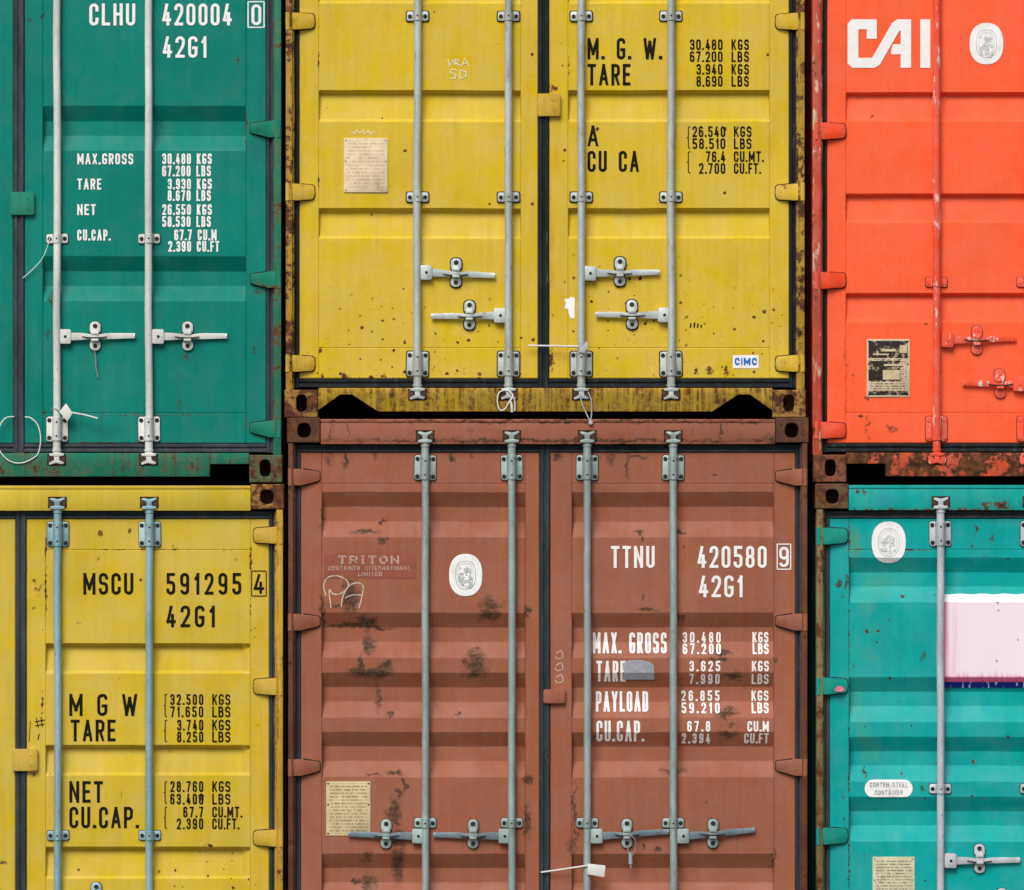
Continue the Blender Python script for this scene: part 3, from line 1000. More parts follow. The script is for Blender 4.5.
g_cast = paint('green_casting_paint', lin((60, 104, 78)), .62, .4, var=.2)
g_bands = slope_bands((105.5, 256))
green, gl, gox, goy = container(dict(
    label='dark green shipping container with white lettering and two whitish lock rods in view',
    xl=-238.5, xr=282.5, yt=-70.5, yb=482.5, paint=g_paint, frame=g_frame, cast=g_cast, sill=g_sill, cut='pocket', gap=(13, 24.2),
    leaves=[(-223, 13, -203.5, -4), (24.2, 266, 42.5, 246)], bands=g_bands, deep=.041, gasket=RUBBER_GREY, rod_mat=WHITE_ROD,
    rods=sym_rods((57, 149), 13, 24.2), guides=[238.5], hinge=g_hinge, kmat=RUSTY,
    handles=[[(mir, 337, mir - 70, -1, mir - 30, 336) for mir in (-28, -120.5)], [(65, 336.5, 135, -.8, 95, 336), (158, 336.5, 227, -.6, 187.5, 336)]],
    hinges=[-20.5, 129, 279.5, 429], plate=(10.2, 192, 34.4, 215)))
R = gl[1]


def t(m):
    m.text('CLHU', 89, 135, 3.2, 25.2); m.text('420004', 162, 231.5, 3.2, 25.2); m.text('0', 251.3, 261, 4, 24.8)
    for p, q in (((247.9, 1.4), (263.9, 1.4)), ((263.9, 1.4), (263.9, 27)), ((263.9, 27), (247.9, 27)), ((247.9, 27), (247.9, 1.4))): m.strip([p, q], 1.2, -.0003)
    m.text('42G1', 162.5, 206.5, 36, 57.4)
    for s, x0, x1, y0, x2, s2, s3 in (('MAX.GROSS', 77, 133, 153.2, 162, '30.480 KGS', 0), ('', 0, 0, 165.4, 162, '67.200 LBS', 1), ('TARE', 77, 101, 178.4, 167.5, '3.930 KGS', 0), ('', 0, 0, 190, 167.5, '8.670 LBS', 1),
                                      ('NET', 77, 95.5, 204, 162, '26.550 KGS', 0), ('', 0, 0, 216, 162, '58.530 LBS', 1), ('CU.CAP.', 77, 110, 229.4, 174, '67.7 CU.M', 2), ('', 0, 0, 240.8, 168, '2.390 CU.FT', 3)):
        if s: m.text(s, x0, x1, y0, y0 + 11, 1.75, gap=.36)
        m.text(s2, x2, (211.6, 210.6, 216.4, 219)[s3], y0, y0 + 10.8, 1.7, gap=.36)


marks('lettering', R, gox, goy, [WHITE_INK], t)

# ================================================================== 2 yellow container, top middle
YEL = lin((214, 184, 50))
y_paint = paint('yellow_paint', YEL, .0, 0, fade=(lin((222, 196, 92)), .4), var=.07, dirt=.18,
                dots=[(305, 285, 560, 382, .85, 20), (560, 245, 690, 360, .95, 24), (680, 280, 794, 384, 1.0, 22), (296, -60, 800, 380, .06, 20), (300, 362, 792, 380, .9, 27)],
                blobs=[(345, 377, 4, 4, 1.3), (372, 377, 3, 3, 1.2), (383, 376, 3, 3, 1.2), (322, 376, 3, 3, 1.1), (320, 349, 2, 5, 1.1), (710, 371, 4, 6, 1.2), (726, 370, 4, 6, 1.2), (697, 371, 3, 4, 1.1), (632, 335, 8, 8, .55), (551, 360, 3, 12, 1.2), (553, 88, 6, 4, 1), (318.5, 60, 1.0, 12, 1), (318.5, 180, 1, 10, 1), (569, 70, 1, 14, .8)],
                patch=[([(556, 160, 4, 45, 1.0), (552, 250, 3, 60, .9)], lin((196, 142, 36)), .7), ([(457, 168, 20, 26, .9), (615, 215, 30, 14, .8), (740, 240, 30, 26, .7), (380, 60, 26, 30, .7)], lin((220, 186, 38)), .5)])
y_hinge = paint('yellow_hinge_paint', lin((206, 172, 52)), .33, .22, var=.12, dirt=.55)
y_frame = paint('yellow_frame_paint', lin((190, 154, 50)), .62, .62, var=.15, dirt=.6)
y_sill = paint('yellow_sill_paint', lin((190, 156, 50)), .42, .84, var=.15, dirt=.7)
y_cast = paint('yellow_casting_paint', lin((164, 126, 58)), .66, .4, var=.2)
y_bands = [(-28.5, -23.5, 1, 3), (90, 94, 119, 121.5), (208, 212, 236, 238.5), (-146, -141, -117, -114.5)]
yel, yl, yox, yoy = container(dict(
    shim=1.0, hk=(False, 28), label='yellow shipping container resting on the reddish brown one, with trapezoid cutouts in its sill',
    xl=284.8, xr=805.5, yt=-201, yb=417.5, paint=y_paint, frame=y_frame, cast=y_cast, sill=y_sill, cut='trapezoid', gap=(538, 549.2),
    leaves=[(299.3, 538, 318.7, 520.8), (549.2, 789.3, 568.3, 770)], bands=sorted(y_bands), deep=.036, lean=.62, gasket=RUBBER_BLACK, rod_mat=GALV,
    rods=[(417.5, 508.5), (581.3, 671)], guides=[-105, 16, 197], hinge=y_hinge,
    handles=[[(426, 272.5, 495, 3, 456, 272.5), (500, 315.5, 431, .6, 469.4, 315)], [(590, 273.3, 659.5, -1.2, 620, 271.5), (664, 315, 595.5, -.6, 632, 314.5)]],
    hinges=[-154, 21.3, 192, 363.2], plate=(537.2, 93.5, 560.4, 116.2)))


def t(m):
    m.text('M. G. W.', 587.5, 662, 37.6, 59, gap=.34); m.text('TARE', 587.5, 630.5, 63.6, 85, gap=.34)
    m.text('A', 587.5, 598.5, 125, 146); m.text('CU CA', 587.5, 639, 150.6, 171.5, gap=.36)
    for y0, a, ax, b, bx in ((39, '30.480', 690, 'KGS', 749), (51, '67.200', 690, 'LBS', 749), (63.6, '3.940', 696.5, 'KGS', 749), (75.6, '8.690', 696.5, 'LBS', 749)):
        m.text(a, ax, 722.6, y0, y0 + 10.6, 1.6); m.text(b, 731.6, bx, y0, y0 + 10.6, 1.6)
    for y0, a, ax, b, bx in ((126, '26.540', 692.5, 'KGS', 751.6), (138, '58.510', 692.5, 'LBS', 751.6), (151, '76.4', 706, 'CU.MT.', 763.8), (162.8, '2.700', 699, 'CU.FT.', 761)):
        m.text(a, ax, 725.4, y0, y0 + 10.6, 1.6); m.text(b, 734, bx, y0, y0 + 10.6, 1.6, gap=.3)
    m.text('{', 687, 690.4, 126, 148.4, .9); m.text('{', 687, 690.4, 151, 173, .9)
    for k, (x, h) in enumerate(((690.5, 4.6), (694.2, 5.4), (697.6, 4.2), (701, 3))): m.strip([(x, 327.6), (x + .5, 327.6 - h)], 1.4)


marks('lettering', yl[1], yox, yoy, [BLACK_INK], t)


def t(m):
    m.strip([(448, 59), (449.5, 66), (453, 59.5), (455, 65), (455.5, 59), (459, 60), (456, 63), (461, 66)], .9)
    m.strip([(462, 66), (465, 58), (469, 66)], .9, -.0003); m.strip([(463, 63.4), (468, 63)], .8, -.0006)
    m.strip([(457, 70), (452, 69), (450, 72), (456, 75), (455, 78), (450, 78)], .9); m.strip([(460, 70), (460, 78.5), (466, 76), (465.5, 71.5), (460, 70)], .9, -.0004)
    m.strip([(351, 131), (355, 134), (356, 130), (360, 133), (363, 129.5), (364, 134), (368, 130.5), (371, 134), (375, 131)], .8)


marks('chalk_scrawl', yl[0], yox, yoy, [CHALK_Y], t)


def plate_at(leaf, ox, oy, x0, y0, x1, y1, mat, rivet=None, lift=.004, tilt=0.0):
    L, d = leaf
    m = M(ox, oy); dd = L.depth((x0 + x1) / 2, (y0 + y1) / 2)
    m.rrect(x0, y0, x1, y1, 1.0, dd - lift, dd + .001, .0008)
    for x in (x0 + 2, x1 - 2):
        for y in (y0 + 2.2, (y0 + y1) / 2 - 4, y1 - 2.2): m.disc(x, y, 1.0, dd - lift - .0015, dd, 1, 8, .0006)
    return link('data_plate', m, [mat, rivet or GALV_BROWN], d)


plate_at(yl[0], yox, yoy, 343.8, 138, 387.6, 192.2, print_plate('cream_plate_print', lin((226, 208, 172)), lin((150, 118, 80)), 343.8, 138, 387.6, 192.2, 15, .5, inkk=.42))


def t(m):
    m.flat([(733, 355), (733, 368.2), (759, 368.2), (759, 355)])
    x = 735
    m.text('CIMC', 735, 756.6, 357.6, 364.8, 1.7, mi=1, gap=.28)
    for v in m.bm.verts:
        pass


o = marks('sticker', yl[1], yox, yoy, [STICKER_WHITE, BLUE_INK], lambda m: m.flat([(733, 355), (733, 368.2), (759, 368.2), (759, 355)]))
marks('sticker_lettering', yl[1], yox, yoy, [BLUE_INK], lambda m: m.text('CIMC', 734.8, 757, 357.6, 365, 1.75, gap=.26), .0036)
marks('torn_label', yl[1], yox, yoy, [STICKER_WHITE], lambda m: m.flat([(564, 299), (566, 303), (564.5, 308), (568, 309), (569, 314), (571, 318.5), (574.6, 318), (575, 298), (571, 296.6), (568.5, 298.5)]))

# ================================================================== 3 orange red container
RED = lin((252, 102, 62))
r_paint = paint('orange_red_paint', RED, .0, 0, satv=.3, var=.05, dirt=.12, rough=.42,
                fade=(lin((255, 116, 80)), .08),
                dark=[(868, 398, 3, 3, .9), (868, 430, 1.2, 24, .62), (890, 427, 6, 3, .9), (893, 431, 5, 2, .8), (868, 424, 2, 4, .8), (852, 376, 1.5, 1.5, 1), (873, 114, 1.6, 1.6, 1), (926, 324, 2, 1.2, 1), (846, 380, 1.2, 60, .55), (834, 452, 22, 6, .9)],
                blobs=[(846, 200, .8, 150, .45), (862, 416, 4, 1.5, 1)])
r_frame = paint('red_frame_paint', lin((200, 84, 64)), .40, .55, var=.15, dirt=.6, chips=lin((214, 178, 150)))
r_sill = paint('red_sill_paint', lin((226, 90, 64)), .69, .52, var=.10, dirt=.5)
r_cast = paint('red_casting_paint', lin((140, 80, 60)), .70, .4, var=.2)
r_hinge = paint('red_hinge_paint', lin((238, 86, 58)), .33, .15, var=.10)
r_bands = [(92, 95, 118.5, 121), (193.5, 196.5, 220, 222.5), (293, 296, 319.5, 322)]
red, rl, rox, roy = container(dict(
    shim=.5, hk=(False, 31), label='orange-red shipping container with big white block letters and paint-covered lock rods',
    out=-.6, xl=813, xr=1334, yt=-71, yb=482.2, paint=r_paint, frame=r_frame, cast=r_cast, sill=r_sill, cut='pocket', gap=(1068, 1079),
    leaves=[(827.3, 1068, 846.3, 1050.5), (1079, 1318.5, 1097.5, 1299)], bands=r_bands, deep=.034, lean=.62, gasket=RUBBER_BLACK, rod_mat=RED_ROD, bolt=RED_ROD, hinge=r_hinge,
    rods=[(936.6, 1028), (1119, 1210.4)], guides=[282], handles=[[(947.5, 340, 1016, -1.6, 977, 340), (1019, 384, 962, -1, 1000, 383.5)], [(1128, 384, 1196, 1, 1158, 384)]],
    hinges=[-21, 131, 280.5, 430], kmat=RED_ROD))


def t(m):
    w = 10.6
    k = lambda u: 847.8 + u * 82.7 / 295 if False else u
    # block letters drawn as solid shapes, letter height 19 - 67.5
    m.flat([(852, 19), (877, 19), (877, 38.5), (867, 38.5), (867, 29), (858.6, 29), (858.6, 57.5), (872.4, 57.5), (871, 67.5), (852.5, 67.5), (847.8, 63), (847.8, 23.5)])
    m.flat([(872.4, 57.5), (892.5, 22.5), (898, 19), (911.4, 19), (911.4, 67.5), (901, 67.5), (901, 54), (891.4, 54), (891.4, 50.5), (893, 44), (901, 44), (901, 30.5), (899.6, 30.5), (880, 64.5), (875, 67.5), (871, 67.5)], -.0003)
    m.flat([(920.6, 19), (930.6, 19), (930.6, 67.5), (920.6, 67.5)])


marks('lettering', rl[0], rox, roy, [plain('white_block_paint', (.9, .9, .88), .5, .03, bumpk=0)], t)
marks('register_sticker', rl[0], rox, roy, [STICKER_WHITE, STICKER_LGREY], lambda m: emblem(m, 986.8, 43.3, 16.8, 20.7, 1, 3))
RP = print_plate('black_plate_print', lin((206, 190, 158)), lin((40, 34, 28)), 867, 339, 910, 397, 24, .8,
                 head=[(.04, .03, .96, .33, (.028, .024, .02)), (.04, .37, .78, .72, (.028, .024, .02)), (.04, .90, .96, .97, (.03, .026, .02))])
plate_at(rl[0], rox, roy, 867, 339, 910, 397, RP, RUSTY)


def ps(m):
    for (a, b, c, d) in ((881, 349, 896, 351.4), (873, 353.6, 889, 355), (884, 364, 903, 366), (883, 370, 900, 379.5), (872, 359.6, 880, 361), (900, 345, 907, 353)):
        m.flat([(a, b), (a, d), (c, d), (c, b)])


marks('plate_panels', rl[0], rox, roy, [plain('plate_blank', lin((205, 188, 150)), .5, .12, bumpk=0)], ps, .0068)

# ================================================================== 4 mustard container, bottom left
MUS = lin((208, 180, 54))
m_paint = paint('mustard_paint', MUS, .0, 0, fade=(lin((216, 192, 96)), .4), var=.07, dirt=.2,
                dots=[(26, 520, 60, 640, .6, 17), (26, 500, 270, 560, .35, 14), (150, 838, 268, 900, .6, 26), (26, 640, 270, 900, .12, 9)],
                blobs=[(45.4, 590, 1.3, 30, 1.0), (38, 590, 5, 9, .75), (45.4, 550, 1.4, 14, 1.1), (150, 549.7, 105, 1.0, .78), (250.5, 560, 1.4, 14, 1.1), (250.5, 610, 1.2, 30, .7), (209, 846, 5, 2, 1.1), (42, 705, 1.5, 20, .8), (140, 580, 1.6, 1.6, 1), (78, 623, 2.4, 1.2, 1), (3, 863, 6, 3, .9), (121, 795, 1, 8, .8), (254, 640, 2, 20, .5)])
m_header = paint('mustard_header_paint', lin((209, 182, 56)), .10, .3, var=.10, dirt=.4)
m_hinge = paint('mustard_hinge_paint', lin((196, 164, 54)), .33, .22, var=.12, dirt=.55)
m_frame = paint('mustard_frame_paint', lin((190, 152, 44)), .42, .6, var=.15, dirt=.6)
m_cast = paint('mustard_casting_paint', lin((164, 124, 56)), .66, .4, var=.2)
m_bands = [(643.5, 647.5, 671, 673.5), (745.3, 749.3, 773, 775.5), (847, 851, 876.5, 879)]
mus, ml, mox, moy = container(dict(
    hk=(False, 29), label='mustard yellow shipping container under the dark green one, with bluish lock rods and dark lettering',
    xl=-236.8, xr=284.2, yt=484.2, yb=1037, paint=m_paint, frame=m_frame, cast=m_cast, header=m_header, cut='pocket', gap=(15, 26.2),
    leaves=[(-221, 15, -201, -2.5), (26.2, 269, 45.4, 250.5)], bands=m_bands, deep=.036, lean=.62, gasket=RUBBER_WORN, rod_mat=GALV_BLUE, hinge=m_hinge,
    rods=sym_rods((57.8, 149.6), 15, 26.2), guides=[835.5], handles=[[(-25, 902, -95, 0, -54, 899)], [(66, 902, 135, 0, 96, 897), (158, 946, 90, 0, 122, 943)]],
    hinges=[535, 686.5, 838, 988], plate=(12.2, 749, 37.6, 771)))


def t(m):
    m.text('MSCU', 83, 133, 573, 594.6); m.text('591295', 166, 241, 573, 594.6, gap=.55); m.text('4', 253.4, 264, 574, 593.6)
    for p, q in (((251.4, 571), (266, 571)), ((266, 571), (266, 596)), ((266, 596), (251.4, 596)), ((251.4, 596), (251.4, 571))): m.strip([p, q], .9, -.0003)
    m.text('42G1', 166, 214.8, 605.6, 627.2, gap=.5)
    m.text('M G W', 69, 137, 694, 716, gap=.34); m.text('TARE', 70.4, 115.2, 719.8, 741.4, gap=.34)
    m.text('NET', 69, 102.6, 781.3, 802.8, gap=.36); m.text('CU.CAP.', 69, 138.4, 807, 828.4, gap=.34)
    for y0, a, ax, b, bx in ((694.2, '32.500', 170, 'KGS', 230), (706.5, '71.650', 170, 'LBS', 230), (719.8, '3.740', 176.8, 'KGS', 230), (731.6, '8.250', 176.8, 'LBS', 230),
                             (781.3, '28.760', 170, 'KGS', 230), (793.8, '63.400', 170, 'LBS', 230), (806.8, '67.7', 183, 'CU.MT.', 242), (818.6, '2.390', 176.5, 'CU.FT.', 239)):
        m.text(a, ax, 203, y0, y0 + 10.8, 1.6, gap=.48); m.text(b, 212, bx, y0, y0 + 10.8, 1.6, gap=.3)
    for y0, y1 in ((694, 717), (719.8, 742), (781.3, 804), (806.8, 829)): m.text('{', 163.4, 166.8, y0, y1, .9)


marks('lettering', ml[1], mox, moy, [BLACK_INK], t)


def t(m):
    m.strip([(36, 718), (38, 728)], .8); m.strip([(40.5, 717), (42, 727)], .8); m.strip([(34.5, 722), (44.5, 720)], .8, -.0003); m.strip([(34.8, 726), (44, 724)], .8, -.0003)
    m.strip([(30, 721), (28.6, 742)], .6); m.strip([(39, 734), (37.4, 740)], .9)


marks('pen_scrawl', ml[1], mox, moy, [BLACK_INK], t)

# ================================================================== 5 reddish brown container
BRO = lin((158, 97, 73))
b_dark = [(350, 597, 8, 17, 1.0), (366, 622, 11, 8, 1.05), (352, 626, 20, 2.6, 1.05), (376, 629, 18, 1.8, 1.0), (368, 646, 8, 9, .95), (340, 606, 18, 3, .75), (372, 673, 19, 6, 1.15), (360, 664, 4, 8, 1.0), (386, 664, 6, 6, 1.0), (378, 700, 3, 26, .62),
          (476, 664, 12, 14, .95), (474, 674, 10, 6, 1.0), (488, 615, 11, 7, 1.05), (490, 604, 12, 10, .72), (527, 612, 3, 6, .9), (365, 532, 16, 2.4, .85), (382, 523, 4, 3, 1.0), (383, 541, 5, 4, .85), (391, 714, 4, 4, .9), (460, 714, 4, 4, .85),
          (396, 774, 10, 2.4, 1.0), (404, 785, 2, 11, .9), (398, 796, 4, 6, .9), (395, 812, 7, 16, 1.0), (397, 862, 7, 22, .95), (398, 840, 9, 14, .9), (368, 858, 6, 6, .85), (368, 884, 8, 12, .8), (372, 775, 6, 1.4, .9), (356, 884, 10, 3, .8),
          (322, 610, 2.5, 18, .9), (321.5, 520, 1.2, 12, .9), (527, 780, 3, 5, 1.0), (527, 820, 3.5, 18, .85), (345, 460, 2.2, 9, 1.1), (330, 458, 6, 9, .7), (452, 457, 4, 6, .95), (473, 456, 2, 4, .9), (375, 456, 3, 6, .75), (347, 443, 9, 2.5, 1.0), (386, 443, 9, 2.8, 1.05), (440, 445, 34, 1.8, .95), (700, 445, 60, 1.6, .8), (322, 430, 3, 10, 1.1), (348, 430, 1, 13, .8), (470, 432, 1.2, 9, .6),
          (641, 532, 4, 2.4, 1.1), (644, 538, 1.3, 4, 1), (679, 531, 5, 3, 1.0), (683, 546, 2, 2, .9), (650, 610, 11, 1.6, 1.0), (644, 598, 1.6, 4, .9), (680, 618, 5, 4, .9), (626, 466, 1.6, 12, 1.0), (638, 457, 12, 1.6, .9), (556, 456, 6, 7, .8), (610, 458, 8, 8, .6), (714, 475, 5, 1.2, .9),
          (723, 653, 11, 3.5, 1.0), (716, 660, 12, 2.4, .9), (732, 676, 12, 4, 1.0), (722, 679, 6, 3, .8), (728, 712, 10, 3.5, 1.05), (724, 716, 12, 3, .85), (729, 735, 9, 5, 1.0), (733, 724, 4, 3, .85), (674, 772, 12, 3.5, .95), (707, 803, 3, 2.6, 1), (658, 850, 5, 2, .9), (644, 848, 2, 4, 1), (574, 810, 2.4, 26, .85), (575, 838, 3, 18, .8), (571, 850, 3, 16, .6), (776, 660, 3, 3, .9), (670, 845, 2, 12, .4), (774, 860, 1.5, 14, .9), (593, 738, 2, 2, .8)]
b_paint = paint('brown_paint', BRO, .0, 0, var=.08, dirt=.35, rough=.5, dark=b_dark, fade=(lin((182, 118, 98)), .3))
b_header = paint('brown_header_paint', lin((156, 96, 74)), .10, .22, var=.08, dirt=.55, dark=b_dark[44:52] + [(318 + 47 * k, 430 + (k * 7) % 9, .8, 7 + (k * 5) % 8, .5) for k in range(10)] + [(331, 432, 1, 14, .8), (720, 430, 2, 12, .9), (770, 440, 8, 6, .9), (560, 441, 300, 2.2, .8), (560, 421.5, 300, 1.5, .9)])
b_hinge = paint('brown_hinge_paint', lin((156, 96, 74)), .33, .22, var=.12, dirt=.55)
b_frame = paint('brown_frame_paint', lin((96, 58, 48)), .50, .45, var=.18, dirt=.7)
b_cast = paint('brown_casting_paint', lin((84, 56, 46)), .6, .5, var=.25)
b_bands = slope_bands((492, 612.8, 672.8, 732.2, 854), 15, 14.6, 15.6)
bro, bl, box_, boy = container(dict(
    bar=WORN_BAR, label='reddish brown shipping container with scuffed ribbed doors and white stencilled lettering',
    xl=287.3, xr=808.3, yt=417.7, yb=970.7, paint=b_paint, frame=b_frame, cast=b_cast, header=b_header, cut='pocket', gap=(539.5, 550.2), post=6.2,
    leaves=[(300.6, 539.5, 321.8, 525.5), (550.2, 795.6, 572, 774.5)], bands=b_bands, deep=.041, gasket=RUBBER, rod_mat=GALV_BROWN, hinge=b_hinge,
    rods=[(425.2, 511.8), (587.2, 673.2)], guides=[823],
    handles=[[(418, 836, 348, -2, 386, 834), (504.5, 836, 433, -1.2, 473, 834)], [(596.5, 836, 669, -4.5, 627, 833.5), (683, 836, 754.5, -6, 713, 833.5)]],
    hinges=[477, 622, 767.5, 912], plate=(543.4, 689.4, 565.2, 703.4)))


def t(m):
    m.text('TTNU', 611, 654.8, 546, 568); m.text('420580', 697.6, 766.8, 546, 568); m.text('9', 779.4, 789, 546.8, 567)
    for p, q in (((777.4, 544.2), (790.9, 544.2)), ((790.9, 544.2), (790.9, 569.3)), ((790.9, 569.3), (777.4, 569.3)), ((777.4, 569.3), (777.4, 544.2))): m.strip([p, q], 1.1, -.0003)
    m.text('42G1', 699, 743, 575.6, 597.4)
    m.text('MAX. GROSS', 593, 667, 632.8, 653.6, 2.5, gap=.34); m.text('TARE', 596.5, 625.6, 661, 682, 2.5, gap=.34); m.text('PAYLOAD', 596, 648.4, 691.8, 712, 2.5, gap=.32); m.text('CU.CAP.', 596.5, 644.2, 720.8, 742, 2.5, gap=.34)
    for y0, a, ax, a2, b, bx in ((632.4, '30.480', 683, 721.2, 'KGS', 753), (643.8, '67.200', 683, 721.2, 'LBS', 753), (661, '3.625', 689.6, 720.4, 'KGS', 752), (674, '7.990', 689.6, 720, 'LBS', 752),
                                 (691, '26.855', 681.6, 720, 'KGS', 752), (703, '59.210', 681.8, 720, 'LBS', 752), (721.2, '67.8', 687.4, 710.4, 'CU.M', 747.6), (733.4, '2.394', 682, 710.4, 'CU.FT', 744.4)):
        m.text(a, ax, a2, y0, y0 + 10.6, 1.75, gap=.62); m.text(b, bx, 769, y0, y0 + 10.6, 1.75, gap=.3)


marks('lettering', bl[1], box_, boy, [BROWN_WHITE_INK], t)
tp = lambda m: m.flat([(623.4, 680), (624, 672), (622.6, 667), (624.6, 662.4), (630, 660), (642, 660.2), (650, 662), (654, 666), (654.6, 680)])
marks('tape_patch', bl[1], box_, boy, [TAPE], tp, .0042)


def t(m):
    m.flat([(324, 553.6), (415, 553.6), (415, 578), (324, 578)])


marks('name_panel', bl[0], box_, boy, [plain('dull_red_panel', lin((150, 82, 64)), .55, .1, (lin((160, 90, 74)), .5, .5), bumpk=.05)], t)


def t(m):
    x = 338
    for k, ch in enumerate('TRITON'):
        w = {'I': 4.5}.get(ch, 8.4); x1 = x + w
        y0, y1 = 555.6, 564.2
        if ch == 'I': m.strip([(x + w / 2, y0), (x + w / 2, y1)], 2.2)
        elif ch == 'T': m.strip([(x + w / 2, y0), (x + w / 2, y1)], 2.2); m.strip([(x + .2, y0 + .6), (x1 - .2, y0 + .6)], 1.2, -.0003); m.strip([(x + .6, y0), (x + .6, y0 + 2.6)], .9, -.0005); m.strip([(x1 - .6, y0), (x1 - .6, y0 + 2.6)], .9, -.0005)
        else: m.text(ch, x, x1, y0, y1, 1.9)
        if ch in 'ITN':
            m.strip([(x + (w / 2 - 2.4 if ch != 'N' else -.8), y1 - .4), (x + (w / 2 + 2.4 if ch != 'N' else 2.4), y1 - .4)], .9, -.0007)
        if ch == 'I': m.strip([(x, y0 + .4), (x1, y0 + .4)], .9, -.0007)
        x = x1 + 2.9
    m.text('CONTAINER', 328, 360, 566, 570.4, .75, gap=.4); m.text('INTERNATIONAL', 365, 410.4, 566, 570.4, .75, gap=.4); m.text('LIMITED', 358, 382, 572, 576.2, .75, gap=.4)


marks('faded_lettering', bl[0], box_, boy, [FADED_INK], t, .0036)


def curve(pts, n=6):
    out = []
    for i in range(len(pts) - 1):
        p0 = pts[max(i - 1, 0)]; p1 = pts[i]; p2 = pts[i + 1]; p3 = pts[min(i + 2, len(pts) - 1)]
        for k in range(n):
            u = k / n
            out.append(tuple(.5 * (2 * p1[j] + (p2[j] - p0[j]) * u + (2 * p0[j] - 5 * p1[j] + 4 * p2[j] - p3[j]) * u * u + (3 * p1[j] - p0[j] - 3 * p2[j] + p3[j]) * u ** 3) for j in range(len(p1))))
    out.append(pts[-1]); return out


def t(m):
    m.strip(curve([(326, 596), (323.6, 586), (328, 577.5), (338, 576), (347, 581), (347.5, 588), (340, 594), (333, 594), (329, 590.5), (331, 608)]), 1.1)
    m.strip(curve([(341, 607), (343, 596), (349, 586), (357, 583), (363, 586), (362, 596), (359, 608)]), 1.1, -.0003)
    m.strip(curve([(345, 598), (353, 595), (362, 595.5)]), .9, -.0006)


marks('chalk_scrawl', bl[0], box_, boy, [CHALK], t)


def t(m):
    for y in (654, 666, 678):
        m.strip(curve([(556, y), (561, y - 3), (563, y + 3), (558, y + 5), (555, y + 2)]), .8)


marks('chalk_scrawl', bl[1], box_, boy, [CHALK], t)
marks('register_sticker', bl[0], box_, boy, [STICKER_WHITE, STICKER_GREY], lambda m: emblem(m, 465.6, 575, 16.6, 21.1, 1, 5))
plate_at(bl[0], box_, boy, 326, 781.6, 370.4, 836, print_plate('tan_plate_print', lin((206, 190, 146)), lin((96, 78, 52)), 326, 781.6, 370.4, 836, 16, .6, inkk=.6, dirt=(.30, .17, .08)), RUSTY)

# ================================================================== 6 turquoise container
TUR = lin((0, 164, 160))
t_paint = paint('turquoise_paint', TUR, .0, 0, var=.08, dirt=.22, rough=.45, fade=(lin((56, 180, 170)), .55),
                dots=[(838, 520, 1030, 900, .30, 18), (928, 515, 1030, 560, .6, 18)],
                dark=[(838, 583, 3, 6, 1.0), (848.5, 582, 1.4, 8, 1.1), (866, 771, 1.4, 7, 1.1), (923, 656, 3, 5, .8), (922, 790, 2.4, 3.5, .9), (993, 538, 2.6, 3, 1.2), (977, 530, 2, 5, 1), (845, 820, 3, 40, .4)],
                blobs=[(849.3, 540, 1.3, 22, .9), (849.3, 640, 1.0, 70, .75), (849.3, 760, 1.2, 70, .85), (900, 550, 60, 1.1, .85), (849.3, 860, 1.4, 40, .9), (874, 544, 10, 5, .55)],
                patch=[([(856, 545, 12, 28, 1.1)], lin((96, 140, 92)), .55), ([(864, 600, 28, 70, 1.0), (858, 700, 22, 90, .9)], lin((88, 164, 128)), .5)])
t_header = paint('turquoise_header_paint', lin((16, 168, 158)), .16, .30, var=.12, dirt=.5, blobs=[(1002, 506, 9, 7, 1.3), (986, 506, 5, 4, 1.1), (935, 510, 130, 2.4, .95), (862, 492, 12, 4, .8)], patch=[([(885, 499, 22, 8, 1.1)], lin((50, 140, 170)), .6)])
t_frame = paint('turquoise_frame_paint', lin((122, 112, 76)), .58, .55, var=.2, dirt=.6)
t_cast = paint('turquoise_casting_paint', lin((96, 80, 58)), .66, .4, var=.25)
t_hinge = paint('turquoise_hinge_paint', lin((22, 146, 130)), .33, .2, var=.12)
t_bands = slope_bands((557.6, 677.3, 737, 797, 918), 15, 14.3, 15.5)
tur, tl, tox, toy = container(dict(
    hk=(False, 31), label='turquoise shipping container with a pink and white sticker, under the orange-red one',
    xl=815, xr=1336, yt=483.7, yb=1037, paint=t_paint, frame=t_frame, cast=t_cast, header=t_header, cut='pocket', gap=(1071, 1082),
    leaves=[(830, 1071, 849.4, 1053), (1082, 1321, 1100, 1301.5)], bands=t_bands, deep=.041, gasket=RUBBER_GREY, rod_mat=TURQ_ROD, hinge=t_hinge,
    rods=[(940.4, 1031.5), (1121.5, 1212.6)], guides=[788.8], handles=[[(950.4, 860.6, 1020, -.6, 979.7, 858.6), (1023, 904, 953, 0, 1002, 903)], [(1131, 904, 1200, 0, 1160, 902)]],
    hinges=[536, 686, 836, 987]))
marks('register_sticker', tl[0], tox, toy, [STICKER_WHITE, STICKER_LGREY], lambda m: emblem(m, 889, 542.4, 17, 20.8, 1, 9))


def t(m):
    pts = []
    for k in range(9): pts.append((904.4 + 8.6 * math.cos(math.radians(-90 + 22.5 * k)), 788.8 + 8.9 * math.sin(math.radians(-90 + 22.5 * k))))
    for k in range(9): pts.append((873.4 + 8.6 * math.cos(math.radians(90 + 22.5 * k)), 788.8 + 8.9 * math.sin(math.radians(90 + 22.5 * k))))
    m.flat(pts)


